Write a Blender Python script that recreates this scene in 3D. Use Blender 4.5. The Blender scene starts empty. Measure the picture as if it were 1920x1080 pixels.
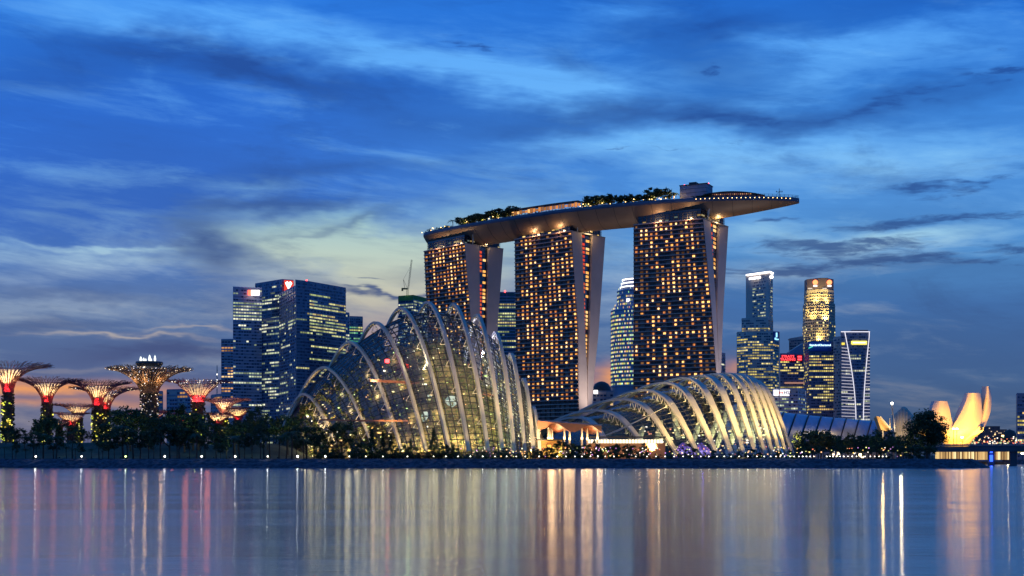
import bpy, math, random
from mathutils import Vector, noise as mnoise
R = random.Random(11)
PI = math.pi
scene = bpy.context.scene
col = scene.collection
# ------------------------------------------------------------------ camera
F = 2450.0          # focal length in photograph pixels (1920 wide)
HY = 864.0          # row of the horizon
CH = 2.5            # eye height above the water
cam_d = bpy.data.cameras.new("camera")
cam = bpy.data.objects.new("camera", cam_d)
col.objects.link(cam)
cam.location = (0, 0, CH)
cam.rotation_euler = (PI / 2, 0, 0)
cam_d.sensor_width = 36
cam_d.lens = F / 1920 * 36
cam_d.shift_y = (HY - 540) / 1920
cam_d.clip_start = 0.5
cam_d.clip_end = 30000
scene.camera = cam
# ------------------------------------------------------------------ view, engine
scene.view_settings.view_transform = 'Standard'
scene.view_settings.look = 'None'
scene.view_settings.exposure = 0
scene.view_settings.gamma = 1
scene.view_settings.use_curve_mapping = False
scene.cycles.use_denoising = True
scene.cycles.max_bounces = 8
scene.cycles.diffuse_bounces = 2
scene.cycles.glossy_bounces = 3
scene.cycles.transparent_max_bounces = 12
scene.cycles.sample_clamp_indirect = 25
scene.cycles.use_light_tree = True

def lin(r, g, b):
    f = lambda c: (c / 255 / 12.92) if c <= 10 else ((c / 255 + .055) / 1.055) ** 2.4
    return (f(r), f(g), f(b))

# ------------------------------------------------------------------ node expression helper
class N:
    def __init__(s, t, sock): s.t, s.s = t, sock
    def _m(s, op, *a):
        n = s.t.nodes.new('ShaderNodeMath'); n.operation = op
        for i, v in enumerate((s,) + a):
            if isinstance(v, N): s.t.links.new(v.s, n.inputs[i])
            else: n.inputs[i].default_value = v
        return N(s.t, n.outputs[0])
    def __add__(s, o): return s._m('ADD', o)
    __radd__ = __add__
    def __sub__(s, o): return s._m('SUBTRACT', o)
    def __rsub__(s, o): return (s * -1) + o
    def __mul__(s, o): return s._m('MULTIPLY', o)
    __rmul__ = __mul__
    def __truediv__(s, o): return s._m('DIVIDE', o)
    def pw(s, o): return s._m('POWER', o)
    def mx(s, o): return s._m('MAXIMUM', o)
    def mn(s, o): return s._m('MINIMUM', o)
    def f(s, op, *a): return s._m(op, *a)
    def clamp(s): return s.mx(0.0).mn(1.0)

def sstep(x, a, b):
    n = x.t.nodes.new('ShaderNodeMapRange'); n.interpolation_type = 'SMOOTHSTEP'
    x.t.links.new(x.s, n.inputs[0])
    n.inputs[1].default_value, n.inputs[2].default_value = a, b
    n.inputs[3].default_value, n.inputs[4].default_value = 0, 1
    return N(x.t, n.outputs[0])

def cmix(t, fac, a, b):
    n = t.nodes.new('ShaderNodeMix'); n.data_type = 'RGBA'
    if isinstance(fac, N): t.links.new(fac.s, n.inputs[0])
    else: n.inputs[0].default_value = fac
    for v, i in ((a, 6), (b, 7)):
        if isinstance(v, N): t.links.new(v.s, n.inputs[i])
        else: n.inputs[i].default_value = tuple(v[:3]) + (1,)
    return N(t, n.outputs[2])

def ramp(t, x, stops, interp='LINEAR'):
    n = t.nodes.new('ShaderNodeValToRGB'); cr = n.color_ramp; cr.interpolation = interp
    while len(cr.elements) < len(stops): cr.elements.new(.5)
    for e, (p, c) in zip(cr.elements, stops): e.position = p; e.color = tuple(c) + (1,)
    t.links.new(x.s, n.inputs[0])
    return N(t, n.outputs[0])

def comb(t, x, y, z):
    n = t.nodes.new('ShaderNodeCombineXYZ')
    for i, v in enumerate((x, y, z)):
        if isinstance(v, N): t.links.new(v.s, n.inputs[i])
        else: n.inputs[i].default_value = v
    return N(t, n.outputs[0])

def nz(t, vec, scale, detail=4, rough=.55, dist=0.0):
    n = t.nodes.new('ShaderNodeTexNoise')
    n.inputs['Scale'].default_value = scale; n.inputs['Detail'].default_value = detail
    n.inputs['Roughness'].default_value = rough; n.inputs['Distortion'].default_value = dist
    if vec is not None: t.links.new(vec.s, n.inputs['Vector'])
    return N(t, n.outputs[0])

# ------------------------------------------------------------------ world: dusk sky with streaky cloud
SUN_EL, SUN_ROT = math.radians(1.0), math.radians(-18)
world = bpy.data.worlds.new("World"); scene.world = world
world.use_nodes = True
wt = world.node_tree; wt.nodes.clear()
wo = wt.nodes.new('ShaderNodeOutputWorld'); bg = wt.nodes.new('ShaderNodeBackground')
wt.links.new(bg.outputs[0], wo.inputs[0])
tc = wt.nodes.new('ShaderNodeTexCoord')
sx = wt.nodes.new('ShaderNodeSeparateXYZ'); wt.links.new(tc.outputs['Generated'], sx.inputs[0])
dx, dy, dz = (N(wt, sx.outputs[i]) for i in range(3))
hl = (dx * dx + dy * dy).f('SQRT').mx(.05)
az = dx.f('ARCTAN2', dy).mx(-1.2).mn(1.2)
X = az.f('TANGENT') * F + 960
Y = HY - (dz / hl) / az.f('COSINE') * F
P3 = comb(wt, dx, dy, dz * 3.2)
# the warp that gives the cloud shapes ragged edges
w1 = nz(wt, P3, 4.0, 5, .6); w2 = nz(wt, comb(wt, dx + 7.3, dy, dz * 3.2), 4.0, 5, .6)
w3 = nz(wt, P3, 17, 4, .6)
calm = 1 - (Y * (1 / 864.0)).clamp().pw(3) * .75
Xw = X + (w1 - .5) * 560 * calm; Yw = Y + ((w2 - .5) * 210 + (w3 - .5) * 46) * calm
def blob(cx, cy, rx, ry, ang, amp):
    c, s = math.cos(math.radians(ang)), math.sin(math.radians(ang))
    a = Xw - cx; b = Yw - cy
    u = (a * c + b * s) * (1 / rx); v = (b * c - a * s) * (1 / ry)
    e = (u * u + v * v) * -1.0
    return e.f('EXPONENT') * amp
def blobs(L):
    r = None
    for q in L:
        e = blob(*q); r = e if r is None else r + e
    return r
BRIGHT = [(560, 75, 330, 34, 12, .55), (820, 128, 200, 40, 12, .9), (180, 25, 260, 30, 3, .45), (1000, 175, 150, 60, 10, .6),
          (1480, 120, 330, 45, -6, .5), (1700, 90, 200, 40, 0, .35), (1450, 175, 180, 28, -8, .4), (1500, 300, 420, 36, 0, .7), (1150, 300, 260, 30, 0, .35),
          (1180, 20, 120, 30, 0, .4), (1750, 255, 160, 24, 0, .35), (480, 338, 110, 14, 0, .35),
          (130, 486, 260, 22, 3, .55), (250, 470, 150, 5, 6, .5), (90, 525, 220, 20, 0, .35), (1720, 452, 170, 20, -5, .85), (1420, 440, 120, 26, 0, .45),
          (1430, 520, 200, 22, 0, .3), (1420, 380, 60, 14, 0, .5), (1180, 560, 120, 80, 0, .35), (90, 575, 240, 16, 0, .35), (1850, 560, 160, 40, 0, -.15)]
DARK = [(300, 95, 330, 42, 8, .75), (560, 150, 160, 26, 12, .6), (90, 140, 200, 50, 0, .5), (1290, 120, 110, 80, -35, .6),
        (1030, 112, 54, 34, 30, .6), (1330, 55, 240, 26, 0, .55), (1700, 15, 200, 26, 0, .45), (1660, 200, 190, 24, -14, .75),
        (1370, 232, 200, 22, 0, .65), (1060, 245, 280, 28, 0, .65), (760, 210, 200, 26, 8, .45),         (1740, 400, 230, 50, -3, .25),
        (1720, 510, 330, 24, 0, .5), (1500, 556, 200, 22, 0, .4), (200, 360, 330, 120, 0, .35),
        (400, 470, 90, 60, 38, .75), (640, 320, 260, 22, 0, .5), (520, 375, 150, 18, 3, .7), (620, 418, 120, 8, -8, .55),
        (300, 662, 210, 22, 0, .95), (60, 610, 180, 18, 0, .5), (700, 538, 130, 6, 0, .7), (820, 505, 160, 14, 0, .4), (150, 560, 240, 10, 3, .4), (1800, 640, 300, 60, 0, .4), (1120, 640, 100, 40, 0, .2)]
SHARP = [(1735, 342, 120, 13, 0, 1.0), (1780, 362, 70, 8, 0, .6), (1790, 408, 210, 14, -4, 1.0), (1590, 466, 190, 22, -4, 1.0), (1480, 412, 66, 7, -8, .9), (1276, 147, 28, 12, -20, .9), (875, 74, 40, 22, 20, .75),
         (1700, 500, 260, 16, -2, .8), (1480, 520, 120, 14, 0, .7), (1890, 470, 60, 12, 0, .8), (1640, 205, 170, 14, -16, .7), (1840, 150, 90, 10, -5, .6), (1400, 235, 130, 12, -4, .6), (720, 536, 150, 5, 1, .9), (640, 512, 90, 4, 0, .7), (300, 655, 230, 17, 0, .75), (1170, 314, 90, 3, 2, .6)]
br = blobs(BRIGHT); dk = blobs(DARK)
fine0 = nz(wt, comb(wt, dx + dz * .5, dy, dz * 6.0), 40, 6, .7, .3)
# streaks: fractal noise drawn out along the horizon
st = nz(wt, comb(wt, dx * 1.0 + dz * .9, dy, dz * 5.0), 6.0, 9, .62, .6)
st2 = nz(wt, comb(wt, dx, dy, dz * 7.0 + dx * .8), 14.0, 7, .62, .4)
tex = (st - .5) * 4.2 + (st2 - .5) * 2.2
t01 = (Y * (1 / 864.0)).clamp()
left = ramp(wt, t01, [(0, lin(42, 122, 224)), (.2, lin(40, 108, 210)), (.45, lin(50, 110, 206)), (.57, lin(70, 118, 188)), (.66, lin(88, 120, 168)), (.75, lin(74, 106, 154)), (.83, lin(74, 98, 142)), (.9, lin(76, 96, 136)), (1, lin(70, 88, 124))])
right = ramp(wt, t01, [(0, lin(36, 112, 212)), (.2, lin(55, 128, 215)), (.4, lin(80, 148, 222)), (.55, lin(84, 146, 208)), (.66, lin(66, 112, 172)), (.78, lin(66, 102, 152)), (.88, lin(66, 92, 132)), (1, lin(56, 76, 108))])
base = cmix(wt, sstep(X, 300, 1500), left, right)
brc = ramp(wt, t01, [(0, lin(84, 165, 250)), (.3, lin(110, 182, 248)), (.5, lin(150, 200, 232)), (.62, lin(165, 185, 205)), (.8, lin(146, 164, 184)), (1, lin(150, 155, 165))])
dkc = ramp(wt, t01, [(0, lin(24, 74, 158)), (.3, lin(38, 82, 154)), (.5, lin(46, 82, 142)), (.65, lin(52, 80, 130)), (.8, lin(56, 80, 128)), (1, lin(48, 62, 92))])
pale = blobs([(620, 462, 230, 46, 4, 1.3), (700, 540, 200, 60, 0, .8), (560, 415, 170, 36, 12, .45), (930, 430, 170, 60, 0, .6), (880, 560, 120, 60, 0, .3)])
palec = ramp(wt, t01, [(0, lin(150, 200, 230)), (.46, lin(150, 195, 208)), (.55, lin(186, 206, 196)), (.64, lin(196, 194, 176)), (.72, lin(208, 190, 160)), (1, lin(220, 170, 120))])
c = cmix(wt, (br * (tex * .35 + 1.1) + tex * .26).clamp(), base, brc)
c = cmix(wt, ((pale + tex * .12) * 1.0 - .03).clamp(), c, palec)
c = cmix(wt, (dk * (tex * .75 + .95) - tex * .26 - .02).clamp() * .95, c, dkc)
patch = nz(wt, comb(wt, dx + dz * .7 + 3.0, dy, dz * 3.0), 5.5, 8, .6, .8)
c = cmix(wt, sstep(patch + (fine0 - .5) * .25, .53, .72) * .34, c, dkc)
c = cmix(wt, sstep((1 - patch) + (fine0 - .5) * .25, .56, .78) * .30, c, brc)
sh = blobs(SHARP); fine = nz(wt, comb(wt, dx + dz * .5, dy, dz * 6.0), 34, 6, .65, .5)
c = cmix(wt, sstep(sh + (fine - .5) * 1.9 + (st2 - .5) * 1.1, .34, 1.05) * .85, c, dkc)
# last light along the horizon
glow = blobs([(110, 728, 230, 15, 2, 1.0), (150, 758, 200, 7, 0, .45), (1128, 712, 50, 26, 0, 1.1), (1365, 700, 40, 22, 0, .9), (740, 620, 120, 30, 0, .3)])
rimc = blobs([(230, 633, 150, 3.5, 2, .55), (400, 618, 110, 3.0, -3, .45), (110, 690, 150, 5, 0, .2)])
c = cmix(wt, (rimc * (tex * .5 + .8)).clamp(), c, lin(205, 190, 172))
c = cmix(wt, (glow * (tex * .5 + .85)).clamp(), c, lin(240, 160, 96))
nish = wt.nodes.new('ShaderNodeTexSky'); nish.sky_type = 'NISHITA'; nish.sun_disc = False
nish.sun_elevation = SUN_EL; nish.sun_rotation = SUN_ROT
vm = wt.nodes.new('ShaderNodeVectorMath'); vm.operation = 'SCALE'; vm.inputs[3].default_value = .0015
wt.links.new(nish.outputs[0], vm.inputs[0])
va = wt.nodes.new('ShaderNodeVectorMath'); va.operation = 'ADD'
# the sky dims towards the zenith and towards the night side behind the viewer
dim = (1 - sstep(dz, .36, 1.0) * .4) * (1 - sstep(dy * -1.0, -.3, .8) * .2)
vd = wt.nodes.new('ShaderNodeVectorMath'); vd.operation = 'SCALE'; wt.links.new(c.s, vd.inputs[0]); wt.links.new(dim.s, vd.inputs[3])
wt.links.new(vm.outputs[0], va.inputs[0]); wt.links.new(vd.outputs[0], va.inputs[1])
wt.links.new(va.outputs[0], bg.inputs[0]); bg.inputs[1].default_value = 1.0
world.cycles.sampling_method = 'MANUAL'; world.cycles.sample_map_resolution = 512

sun_d = bpy.data.lights.new("sun", 'SUN'); sun_d.energy = .02; sun_d.angle = math.radians(45); sun_d.color = (1, .72, .5)
sun = bpy.data.objects.new("sun", sun_d); col.objects.link(sun)
sun.rotation_euler = (math.radians(89), 0, math.radians(180 + 18))

# ------------------------------------------------------------------ geometry helpers
def at(px, py, D): return Vector(((px - 960) / F * D, D, CH + (HY - py) / F * D))
def atz(px, D, z): return Vector(((px - 960) / F * D, D, z))
V = Vector
class MB:
    """collects geometry; build() links it as one mesh object"""
    def __init__(s): s.v, s.f, s.m, s.g = [], [], [], []
    def face(s, pts, m=0, g=None):
        i = len(s.v); s.v += [tuple(p) for p in pts]; s.f.append(tuple(range(i, i + len(pts)))); s.m.append(m); s.g.append(g)
    def box(s, c, size, rz=0, m=0, g=None):
        cx, cy, cz = c; a, b, h = size[0] / 2, size[1] / 2, size[2] / 2
        co, si = math.cos(rz), math.sin(rz); i = len(s.v)
        for z in (-h, h):
            for x, y in ((-a, -b), (a, -b), (a, b), (-a, b)):
                s.v.append((cx + x * co - y * si, cy + x * si + y * co, cz + z))
        for q in ((0, 3, 2, 1), (4, 5, 6, 7), (0, 1, 5, 4), (1, 2, 6, 5), (2, 3, 7, 6), (3, 0, 4, 7)):
            s.f.append(tuple(i + k for k in q)); s.m.append(m); s.g.append(g)
    def beam(s, p, q, w, h=None, side=None, m=0, caps=True, g=None):
        p, q = V(p), V(q); h = h or w; t = q - p
        if t.length < 1e-6: return
        t.normalize()
        if side is None: side = t.cross(V((0, 0, 1))) if abs(t.z) < .95 else t.cross(V((0, 1, 0)))
        side = V(side).normalized(); n = side.cross(t).normalized(); i = len(s.v)
        for e in (p, q):
            for a, b in ((-1, -1), (1, -1), (1, 1), (-1, 1)): s.v.append(tuple(e + side * (a * w / 2) + n * (b * h / 2)))
        fs = [(0, 1, 5, 4), (1, 2, 6, 5), (2, 3, 7, 6), (3, 0, 4, 7)] + ([(0, 3, 2, 1), (4, 5, 6, 7)] if caps else [])
        for k in fs: s.f.append(tuple(i + j for j in k)); s.m.append(m); s.g.append(g)
    def sweep(s, pts, side, w, d, m=0):
        i0 = len(s.v); n = len(pts)
        for k, p in enumerate(pts):
            t = (pts[min(k + 1, n - 1)] - pts[max(k - 1, 0)]).normalized(); nn = V(side).cross(t).normalized()
            ww = w[k] if isinstance(w, list) else w
            for a, b in ((-1, -1), (1, -1), (1, 1), (-1, 1)): s.v.append(tuple(p + side * (a * ww / 2) + nn * (b * d / 2)))
        for k in range(n - 1):
            for j in range(4):
                a = i0 + 4 * k + j; b = i0 + 4 * k + (j + 1) % 4
                s.f.append((a, b, b + 4, a + 4)); s.m.append(m); s.g.append(None)
        s.f.append((i0 + 3, i0 + 2, i0 + 1, i0)); s.m.append(m); s.g.append(None)
        e = i0 + 4 * (n - 1); s.f.append((e, e + 1, e + 2, e + 3)); s.m.append(m); s.g.append(None)
    def tube(s, pts, rad, n=6, m=0, caps=True):
        i0 = len(s.v); L = len(pts); pts = [V(p) for p in pts]
        for k, p in enumerate(pts):
            t = (pts[min(k + 1, L - 1)] - pts[max(k - 1, 0)]).normalized()
            a = t.cross(V((0, 1, .01))).normalized() if abs(t.y) < .9 else t.cross(V((1, 0, 0))).normalized()
            b = t.cross(a); r = rad[k] if isinstance(rad, (list, tuple)) else rad
            for j in range(n):
                an = 2 * PI * j / n; s.v.append(tuple(p + a * (r * math.cos(an)) + b * (r * math.sin(an))))
        for k in range(L - 1):
            for j in range(n):
                a = i0 + n * k + j; b = i0 + n * k + (j + 1) % n
                s.f.append((a, b, b + n, a + n)); s.m.append(m); s.g.append(None)
        if caps:
            s.f.append(tuple(i0 + j for j in range(n))[::-1]); s.m.append(m); s.g.append(None)
            s.f.append(tuple(i0 + n * (L - 1) + j for j in range(n))); s.m.append(m); s.g.append(None)
    def lathe(s, c, prof, n=24, m=0):
        i0 = len(s.v)
        for r, z in prof:
            for j in range(n):
                an = 2 * PI * j / n; s.v.append((c[0] + r * math.cos(an), c[1] + r * math.sin(an), c[2] + z))
        for k in range(len(prof) - 1):
            for j in range(n):
                a = i0 + n * k + j; b = i0 + n * k + (j + 1) % n
                s.f.append((a, b, b + n, a + n)); s.m.append(m); s.g.append(None)
    def prism(s, poly, z0, z1, m=0, top=None):
        i = len(s.v); n = len(poly)
        for k, (x, y) in enumerate(poly): s.v.append((x, y, z0))
        for k, (x, y) in enumerate(poly): s.v.append((x, y, z1 if top is None else top[k]))
        for k in range(n): s.f.append((i + k, i + (k + 1) % n, i + n + (k + 1) % n, i + n + k)); s.m.append(m); s.g.append(None)
        s.f.append(tuple(i + n + k for k in range(n))); s.m.append(m); s.g.append(None)
        s.f.append(tuple(i + k for k in range(n))[::-1]); s.m.append(m); s.g.append(None)
    def grid(s, G, m=0, g=None):
        i0 = len(s.v); nu, nv = len(G), len(G[0])
        for row in G: s.v += [tuple(p) for p in row]
        for u in range(nu - 1):
            for v in range(nv - 1):
                a = i0 + u * nv + v; s.f.append((a, a + nv, a + nv + 1, a + 1)); s.m.append(m); s.g.append(g)
    def build(s, name, mats, parent=None, smooth=False, kind=None, origin=None):
        me = bpy.data.meshes.new(name)
        o = origin if origin is not None else (parent_origin(parent) if parent else V((0, 0, 0)))
        me.from_pydata([(x - o[0], y - o[1], z - o[2]) for x, y, z in s.v], [], s.f)
        mats = mats if isinstance(mats, (list, tuple)) else [mats]
        for m in mats: me.materials.append(m)
        me.polygons.foreach_set('material_index', s.m)
        if smooth: me.polygons.foreach_set('use_smooth', [True] * len(s.f))
        if any(g is not None for g in s.g):
            ca = me.color_attributes.new('glow', 'FLOAT_COLOR', 'CORNER'); data = []
            for f, g in zip(s.f, s.g): data += (list(g) + [1] if g is not None else [0, 0, 0, 1]) * len(f)
            ca.data.foreach_set('color', data)
        me.update()
        ob = bpy.data.objects.new(name, me); col.objects.link(ob)
        if parent:
            ob.parent = parent
            ob.location = o - parent_origin(parent)
        elif origin is not None: ob.location = o
        if kind: ob['kind'] = kind
        return ob
ORI = {}
def parent_origin(p): return ORI.get(p.name, V((0, 0, 0)))
def thing(name, label, cat, loc, group=None):
    o = bpy.data.objects.new(name, None); col.objects.link(o); o.location = loc; ORI[o.name] = V(loc)
    o['label'] = label; o['category'] = cat
    if group: o['group'] = group
    return o
def sub(o, parent):      # remember the world origin of a part so that sub-parts can hang from it
    ORI[o.name] = parent_origin(parent) + V(o.location); return o
def tag(o, label, cat, group=None):
    o['label'] = label; o['category'] = cat
    if group: o['group'] = group
    return o
def copy_tree(root, loc, label=None, rz=0, sc=None, group=None):
    c = root.copy(); col.objects.link(c); c.location = loc; c.rotation_euler = (0, 0, rz)
    if sc is not None: c.scale = sc if hasattr(sc, '__len__') else (sc, sc, sc)
    if label: c['label'] = label
    if group: c['group'] = group
    def rec(a, b):
        for ch in a.children:
            d = ch.copy(); col.objects.link(d); d.parent = b; rec(ch, d)
    rec(root, c)
    return c
def lamp(kind, loc, power, color, parent=None, target=None, size=1.0, angle=60, blend=.6, name='lamp_light'):
    d = bpy.data.lights.new(name, kind); d.energy = power; d.color = color
    if kind in ('POINT', 'SPOT'): d.shadow_soft_size = size
    if kind == 'SPOT': d.spot_size = math.radians(angle); d.spot_blend = blend
    o = bpy.data.objects.new(name, d); col.objects.link(o); o.location = loc
    if target is not None: o.rotation_euler = (V(target) - V(loc)).to_track_quat('-Z', 'Y').to_euler()
    if parent: o.parent = parent; o.location = V(loc) - parent_origin(parent)
    return o

# ------------------------------------------------------------------ materials
def mat(name, color, rough=.7, metal=0, var=.15, scale=1.0, bump=0, bscale=None, spec=.5, ior=None):
    m = bpy.data.materials.new(name); m.use_nodes = True; t = m.node_tree; b = t.nodes['Principled BSDF']
    b.inputs['Roughness'].default_value = rough; b.inputs['Metallic'].default_value = metal
    b.inputs['Specular IOR Level'].default_value = spec
    if ior: b.inputs['IOR'].default_value = ior
    tcn = t.nodes.new('ShaderNodeTexCoord'); P = N(t, tcn.outputs['Object'])
    n = nz(t, P, scale, 5, .6)
    k = sstep(n, .3, .7)
    c1 = tuple(x * (1 - var) for x in color); c2 = tuple(min(1, x * (1 + var)) for x in color)
    t.links.new(cmix(t, k, c1, c2).s, b.inputs['Base Color'])
    if bump:
        bn = t.nodes.new('ShaderNodeBump'); bn.inputs['Strength'].default_value = bump; bn.inputs['Distance'].default_value = .3
        t.links.new(nz(t, P, bscale or scale * 3, 4).s, bn.inputs['Height']); t.links.new(bn.outputs[0], b.inputs['Normal'])
    return m
def emis(name, color=None, strength=1.0, sample=False):
    m = bpy.data.materials.new(name); m.use_nodes = True; t = m.node_tree; t.nodes.clear()
    o = t.nodes.new('ShaderNodeOutputMaterial'); e = t.nodes.new('ShaderNodeEmission'); t.links.new(e.outputs[0], o.inputs[0])
    e.inputs[1].default_value = strength
    if color is None:
        a = t.nodes.new('ShaderNodeAttribute'); a.attribute_name = 'glow'; t.links.new(a.outputs[0], e.inputs[0])
    else: e.inputs[0].default_value = tuple(color) + (1,)
    m.cycles.emission_sampling = 'AUTO' if sample else 'NONE'
    return m
GLOW = emis('lit_glass', None, 1.0)
LAMP = emis('lamp_glass', (1, .93, .78), 14)
LAMPG = emis('green_lamp_glass', (.7, 1, .25), 9)
WARM = emis('warm_lamp', (1, .62, .22), 8)
REDL = emis('red_lamp', (1, .04, .04), 10)
WHITEL = emis('white_sign_light', (1, .97, .93), 2.2)
LED = emis('white_led', (1, .97, .95), 3)
def glass_mat(name, tint, refl, rough=.04):
    m = bpy.data.materials.new(name); m.use_nodes = True; t = m.node_tree; t.nodes.clear()
    o = t.nodes.new('ShaderNodeOutputMaterial'); tr = t.nodes.new('ShaderNodeBsdfTransparent'); tr.inputs[0].default_value = tint + (1,)
    g = t.nodes.new('ShaderNodeBsdfGlossy'); g.inputs['Roughness'].default_value = rough; g.inputs[0].default_value = (.95, .97, 1, 1)
    lw = t.nodes.new('ShaderNodeFresnel'); lw.inputs[0].default_value = 1.55
    k = (N(t, lw.outputs[0]) * refl - .01).clamp()
    mx = t.nodes.new('ShaderNodeMixShader'); t.links.new(k.s, mx.inputs[0]); t.links.new(tr.outputs[0], mx.inputs[1]); t.links.new(g.outputs[0], mx.inputs[2])
    t.links.new(mx.outputs[0], o.inputs[0])
    return m
GLASS = glass_mat('clear_glass', (.86, .9, .87), 1.35)
CONC = mat('pale_concrete', (.44, .38, .36), .75, scale=.05, var=.08)
CONCD = mat('grey_concrete', (.26, .25, .26), .8, scale=.08)
STEELW = mat('painted_steel', (.46, .435, .37), .5, scale=.2, var=.06)
STEELD = mat('dark_steel', (.05, .05, .055), .5, .3)
MULL = mat('mullion_steel', (.035, .037, .042), .45, .2)
HULL = mat('hull_cladding', (.24, .165, .12), .5, .1, scale=.06, var=.12)
DGLASS = mat('dark_window_glass', (.012, .016, .028), .12, scale=.3, var=.4, spec=.8)
BROWN = mat('bronze_facade', (.28, .16, .12), .35, .2, scale=.2)
LEDGE = mat('facade_ledge', (.58, .35, .28), .6, scale=.2)
BARK = mat('bark', (.07, .05, .035), .9, scale=1.5)
def leafmat(name, a, b, rough=.6, transl=.25):
    m = mat(name, a, rough, scale=.8, var=.35)
    t = m.node_tree; bs = t.nodes['Principled BSDF']
    tl = t.nodes.new('ShaderNodeBsdfTranslucent'); tl.inputs[0].default_value = b + (1,)
    mx = t.nodes.new('ShaderNodeMixShader'); mx.inputs[0].default_value = transl
    t.links.new(bs.outputs[0], mx.inputs[1]); t.links.new(tl.outputs[0], mx.inputs[2])
    t.links.new(mx.outputs[0], t.nodes['Material Output'].inputs[0])
    return m
LEAF = [leafmat('foliage_dark', (.03, .055, .022), (.04, .09, .02)), leafmat('foliage_mid', (.05, .085, .028), (.07, .12, .025)), leafmat('foliage_olive', (.05, .06, .02), (.07, .08, .02))]
# ================================================================== SETTING
def water():
    m = bpy.data.materials.new('water_surface'); m.use_nodes = True; t = m.node_tree; b = t.nodes['Principled BSDF']
    b.inputs['Base Color'].default_value = (.006, .016, .03, 1); b.inputs['IOR'].default_value = 1.33; b.inputs['Roughness'].default_value = .3
    g = t.nodes.new('ShaderNodeBsdfAnisotropic'); g.inputs['Color'].default_value = (.80, .90, 1, 1)
    tcn = t.nodes.new('ShaderNodeTexCoord'); s = t.nodes.new('ShaderNodeSeparateXYZ'); t.links.new(tcn.outputs['Object'], s.inputs[0])
    x, y = N(t, s.outputs[0]), N(t, s.outputs[1])
    # breeze patches in long bands; wavelets run along the shore, so they spread light up and down far more than sideways
    band = nz(t, comb(t, x * .006, y * .12, 0), 1.0, 4, .6); band2 = nz(t, comb(t, x * .02, y * .6, 4), 1.0, 3, .6)
    t.links.new((sstep(band, .35, .65) * .03 + sstep(band2, .3, .7) * .016 + .075).s, g.inputs['Roughness'])
    g.inputs['Anisotropy'].default_value = .5; t.links.new(comb(t, 1.0, 0.0, 0.0).s, g.inputs['Tangent'])
    h = nz(t, comb(t, x * .3, y * 1.6, 0), 1.0, 4, .65)
    bn = t.nodes.new('ShaderNodeBump'); bn.inputs['Strength'].default_value = .5; bn.inputs['Distance'].default_value = .04
    t.links.new(h.s, bn.inputs['Height']); t.links.new(bn.outputs[0], g.inputs['Normal'])
    fr = t.nodes.new('ShaderNodeFresnel'); fr.inputs[0].default_value = 1.33
    mx = t.nodes.new('ShaderNodeMixShader'); t.links.new((N(t, fr.outputs[0]) * .85 + .07).clamp().s, mx.inputs[0])
    t.links.new(b.outputs[0], mx.inputs[1]); t.links.new(g.outputs[0], mx.inputs[2]); t.links.new(mx.outputs[0], t.nodes['Material Output'].inputs[0])
    w = MB(); w.face([(-9000, -300, 0), (9000, -300, 0), (9000, 9000, 0), (-9000, 9000, 0)])
    w.build('water', m, kind='structure')
water()
SHORE = [(-1500, 441), (-600, 438), (-300, 437.5), (-100, 437), (60, 437), (140, 438), (160, 441), (168, 455), (171, 520), (164, 700), (172, 860), (200, 884), (420, 900), (2500, 940)]
def resample(P, step):
    out = []
    for a, b in zip(P, P[1:]):
        a, b = V(a), V(b); n = max(1, int((b - a).length / step))
        out += [a.lerp(b, k / n) for k in range(n)]
    return out + [V(P[-1])]
def land():
    gm = mat('park_ground', (.045, .06, .03), .95, scale=.05, var=.5)
    rk = mat('revetment_stone', (.06, .065, .085), .9, scale=.6, var=.45, bump=.8, bscale=1.5)
    pv = mat('promenade_paving', (.3, .29, .28), .8, scale=.4)
    L = [p for p in resample([(p[0], p[1], 0) for p in SHORE], 1.1) if p.x < 700 and p.x > -420]
    nrm = []
    for i, p in enumerate(L):
        t = (L[min(i + 3, len(L) - 1)] - L[max(i - 3, 0)]).normalized(); nrm.append(V((-t.y, t.x, 0)))
    G = []
    for k in range(11):
        f = k / 10; row = []
        for p, n in zip(L, nrm):
            q = p + n * (7 * f); d = mnoise.noise(V((q.x * .9, q.y * .9, 3))) + .6 * mnoise.noise(V((q.x * 2.1, q.y * 2.1, 9)))
            amp = .42 if 0 < k < 10 else .1
            row.append((q.x, q.y - d * amp * .6, -.6 + 3.8 * f + d * amp))
        G.append(row)
    b = MB(); b.grid(list(zip(*G))); b.build('stone_revetment', rk, kind='structure')
    inner = [(p + n * 6.9) for p, n in zip(L, nrm)][::6]
    pr = MB()
    # paved walk behind the stones, then the park itself
    for a, c, na, nc in list(zip(L[::6], L[6::6], nrm[::6], nrm[6::6])):
        pr.face([a + na * 6.9 + V((0, 0, 3.2)), c + nc * 6.9 + V((0, 0, 3.2)), c + nc * 11 + V((0, 0, 3.2)), a + na * 11 + V((0, 0, 3.2))])
    pr.build('promenade', pv, kind='structure')
    g = MB(); A = [(p + n * 10.9) for p, n in zip(L, nrm)][::6]
    poly = [(-4000, 440, 3.196)] + [(p.x, p.y, 3.196) for p in A] + [(6000, 1000, 3.196), (9000, 8800, 3.196), (-9000, 8800, 3.196)]
    g.face(poly); o = g.build('ground', gm, kind='structure')
land()
def mound_z(x, y):
    fx = min(1, max(0, (-78 - x) / 22)); fy = min(1, max(0, (y - 486) / 50)); fb = min(1, max(0, (760 - y) / 90))
    return 3.2 + 7.6 * (fx * fx * (3 - 2 * fx)) * (fy * fy * (3 - 2 * fy)) * (fb * fb * (3 - 2 * fb)) * (.85 + .3 * mnoise.noise(V((x * .02, y * .02, 1))))
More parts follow.
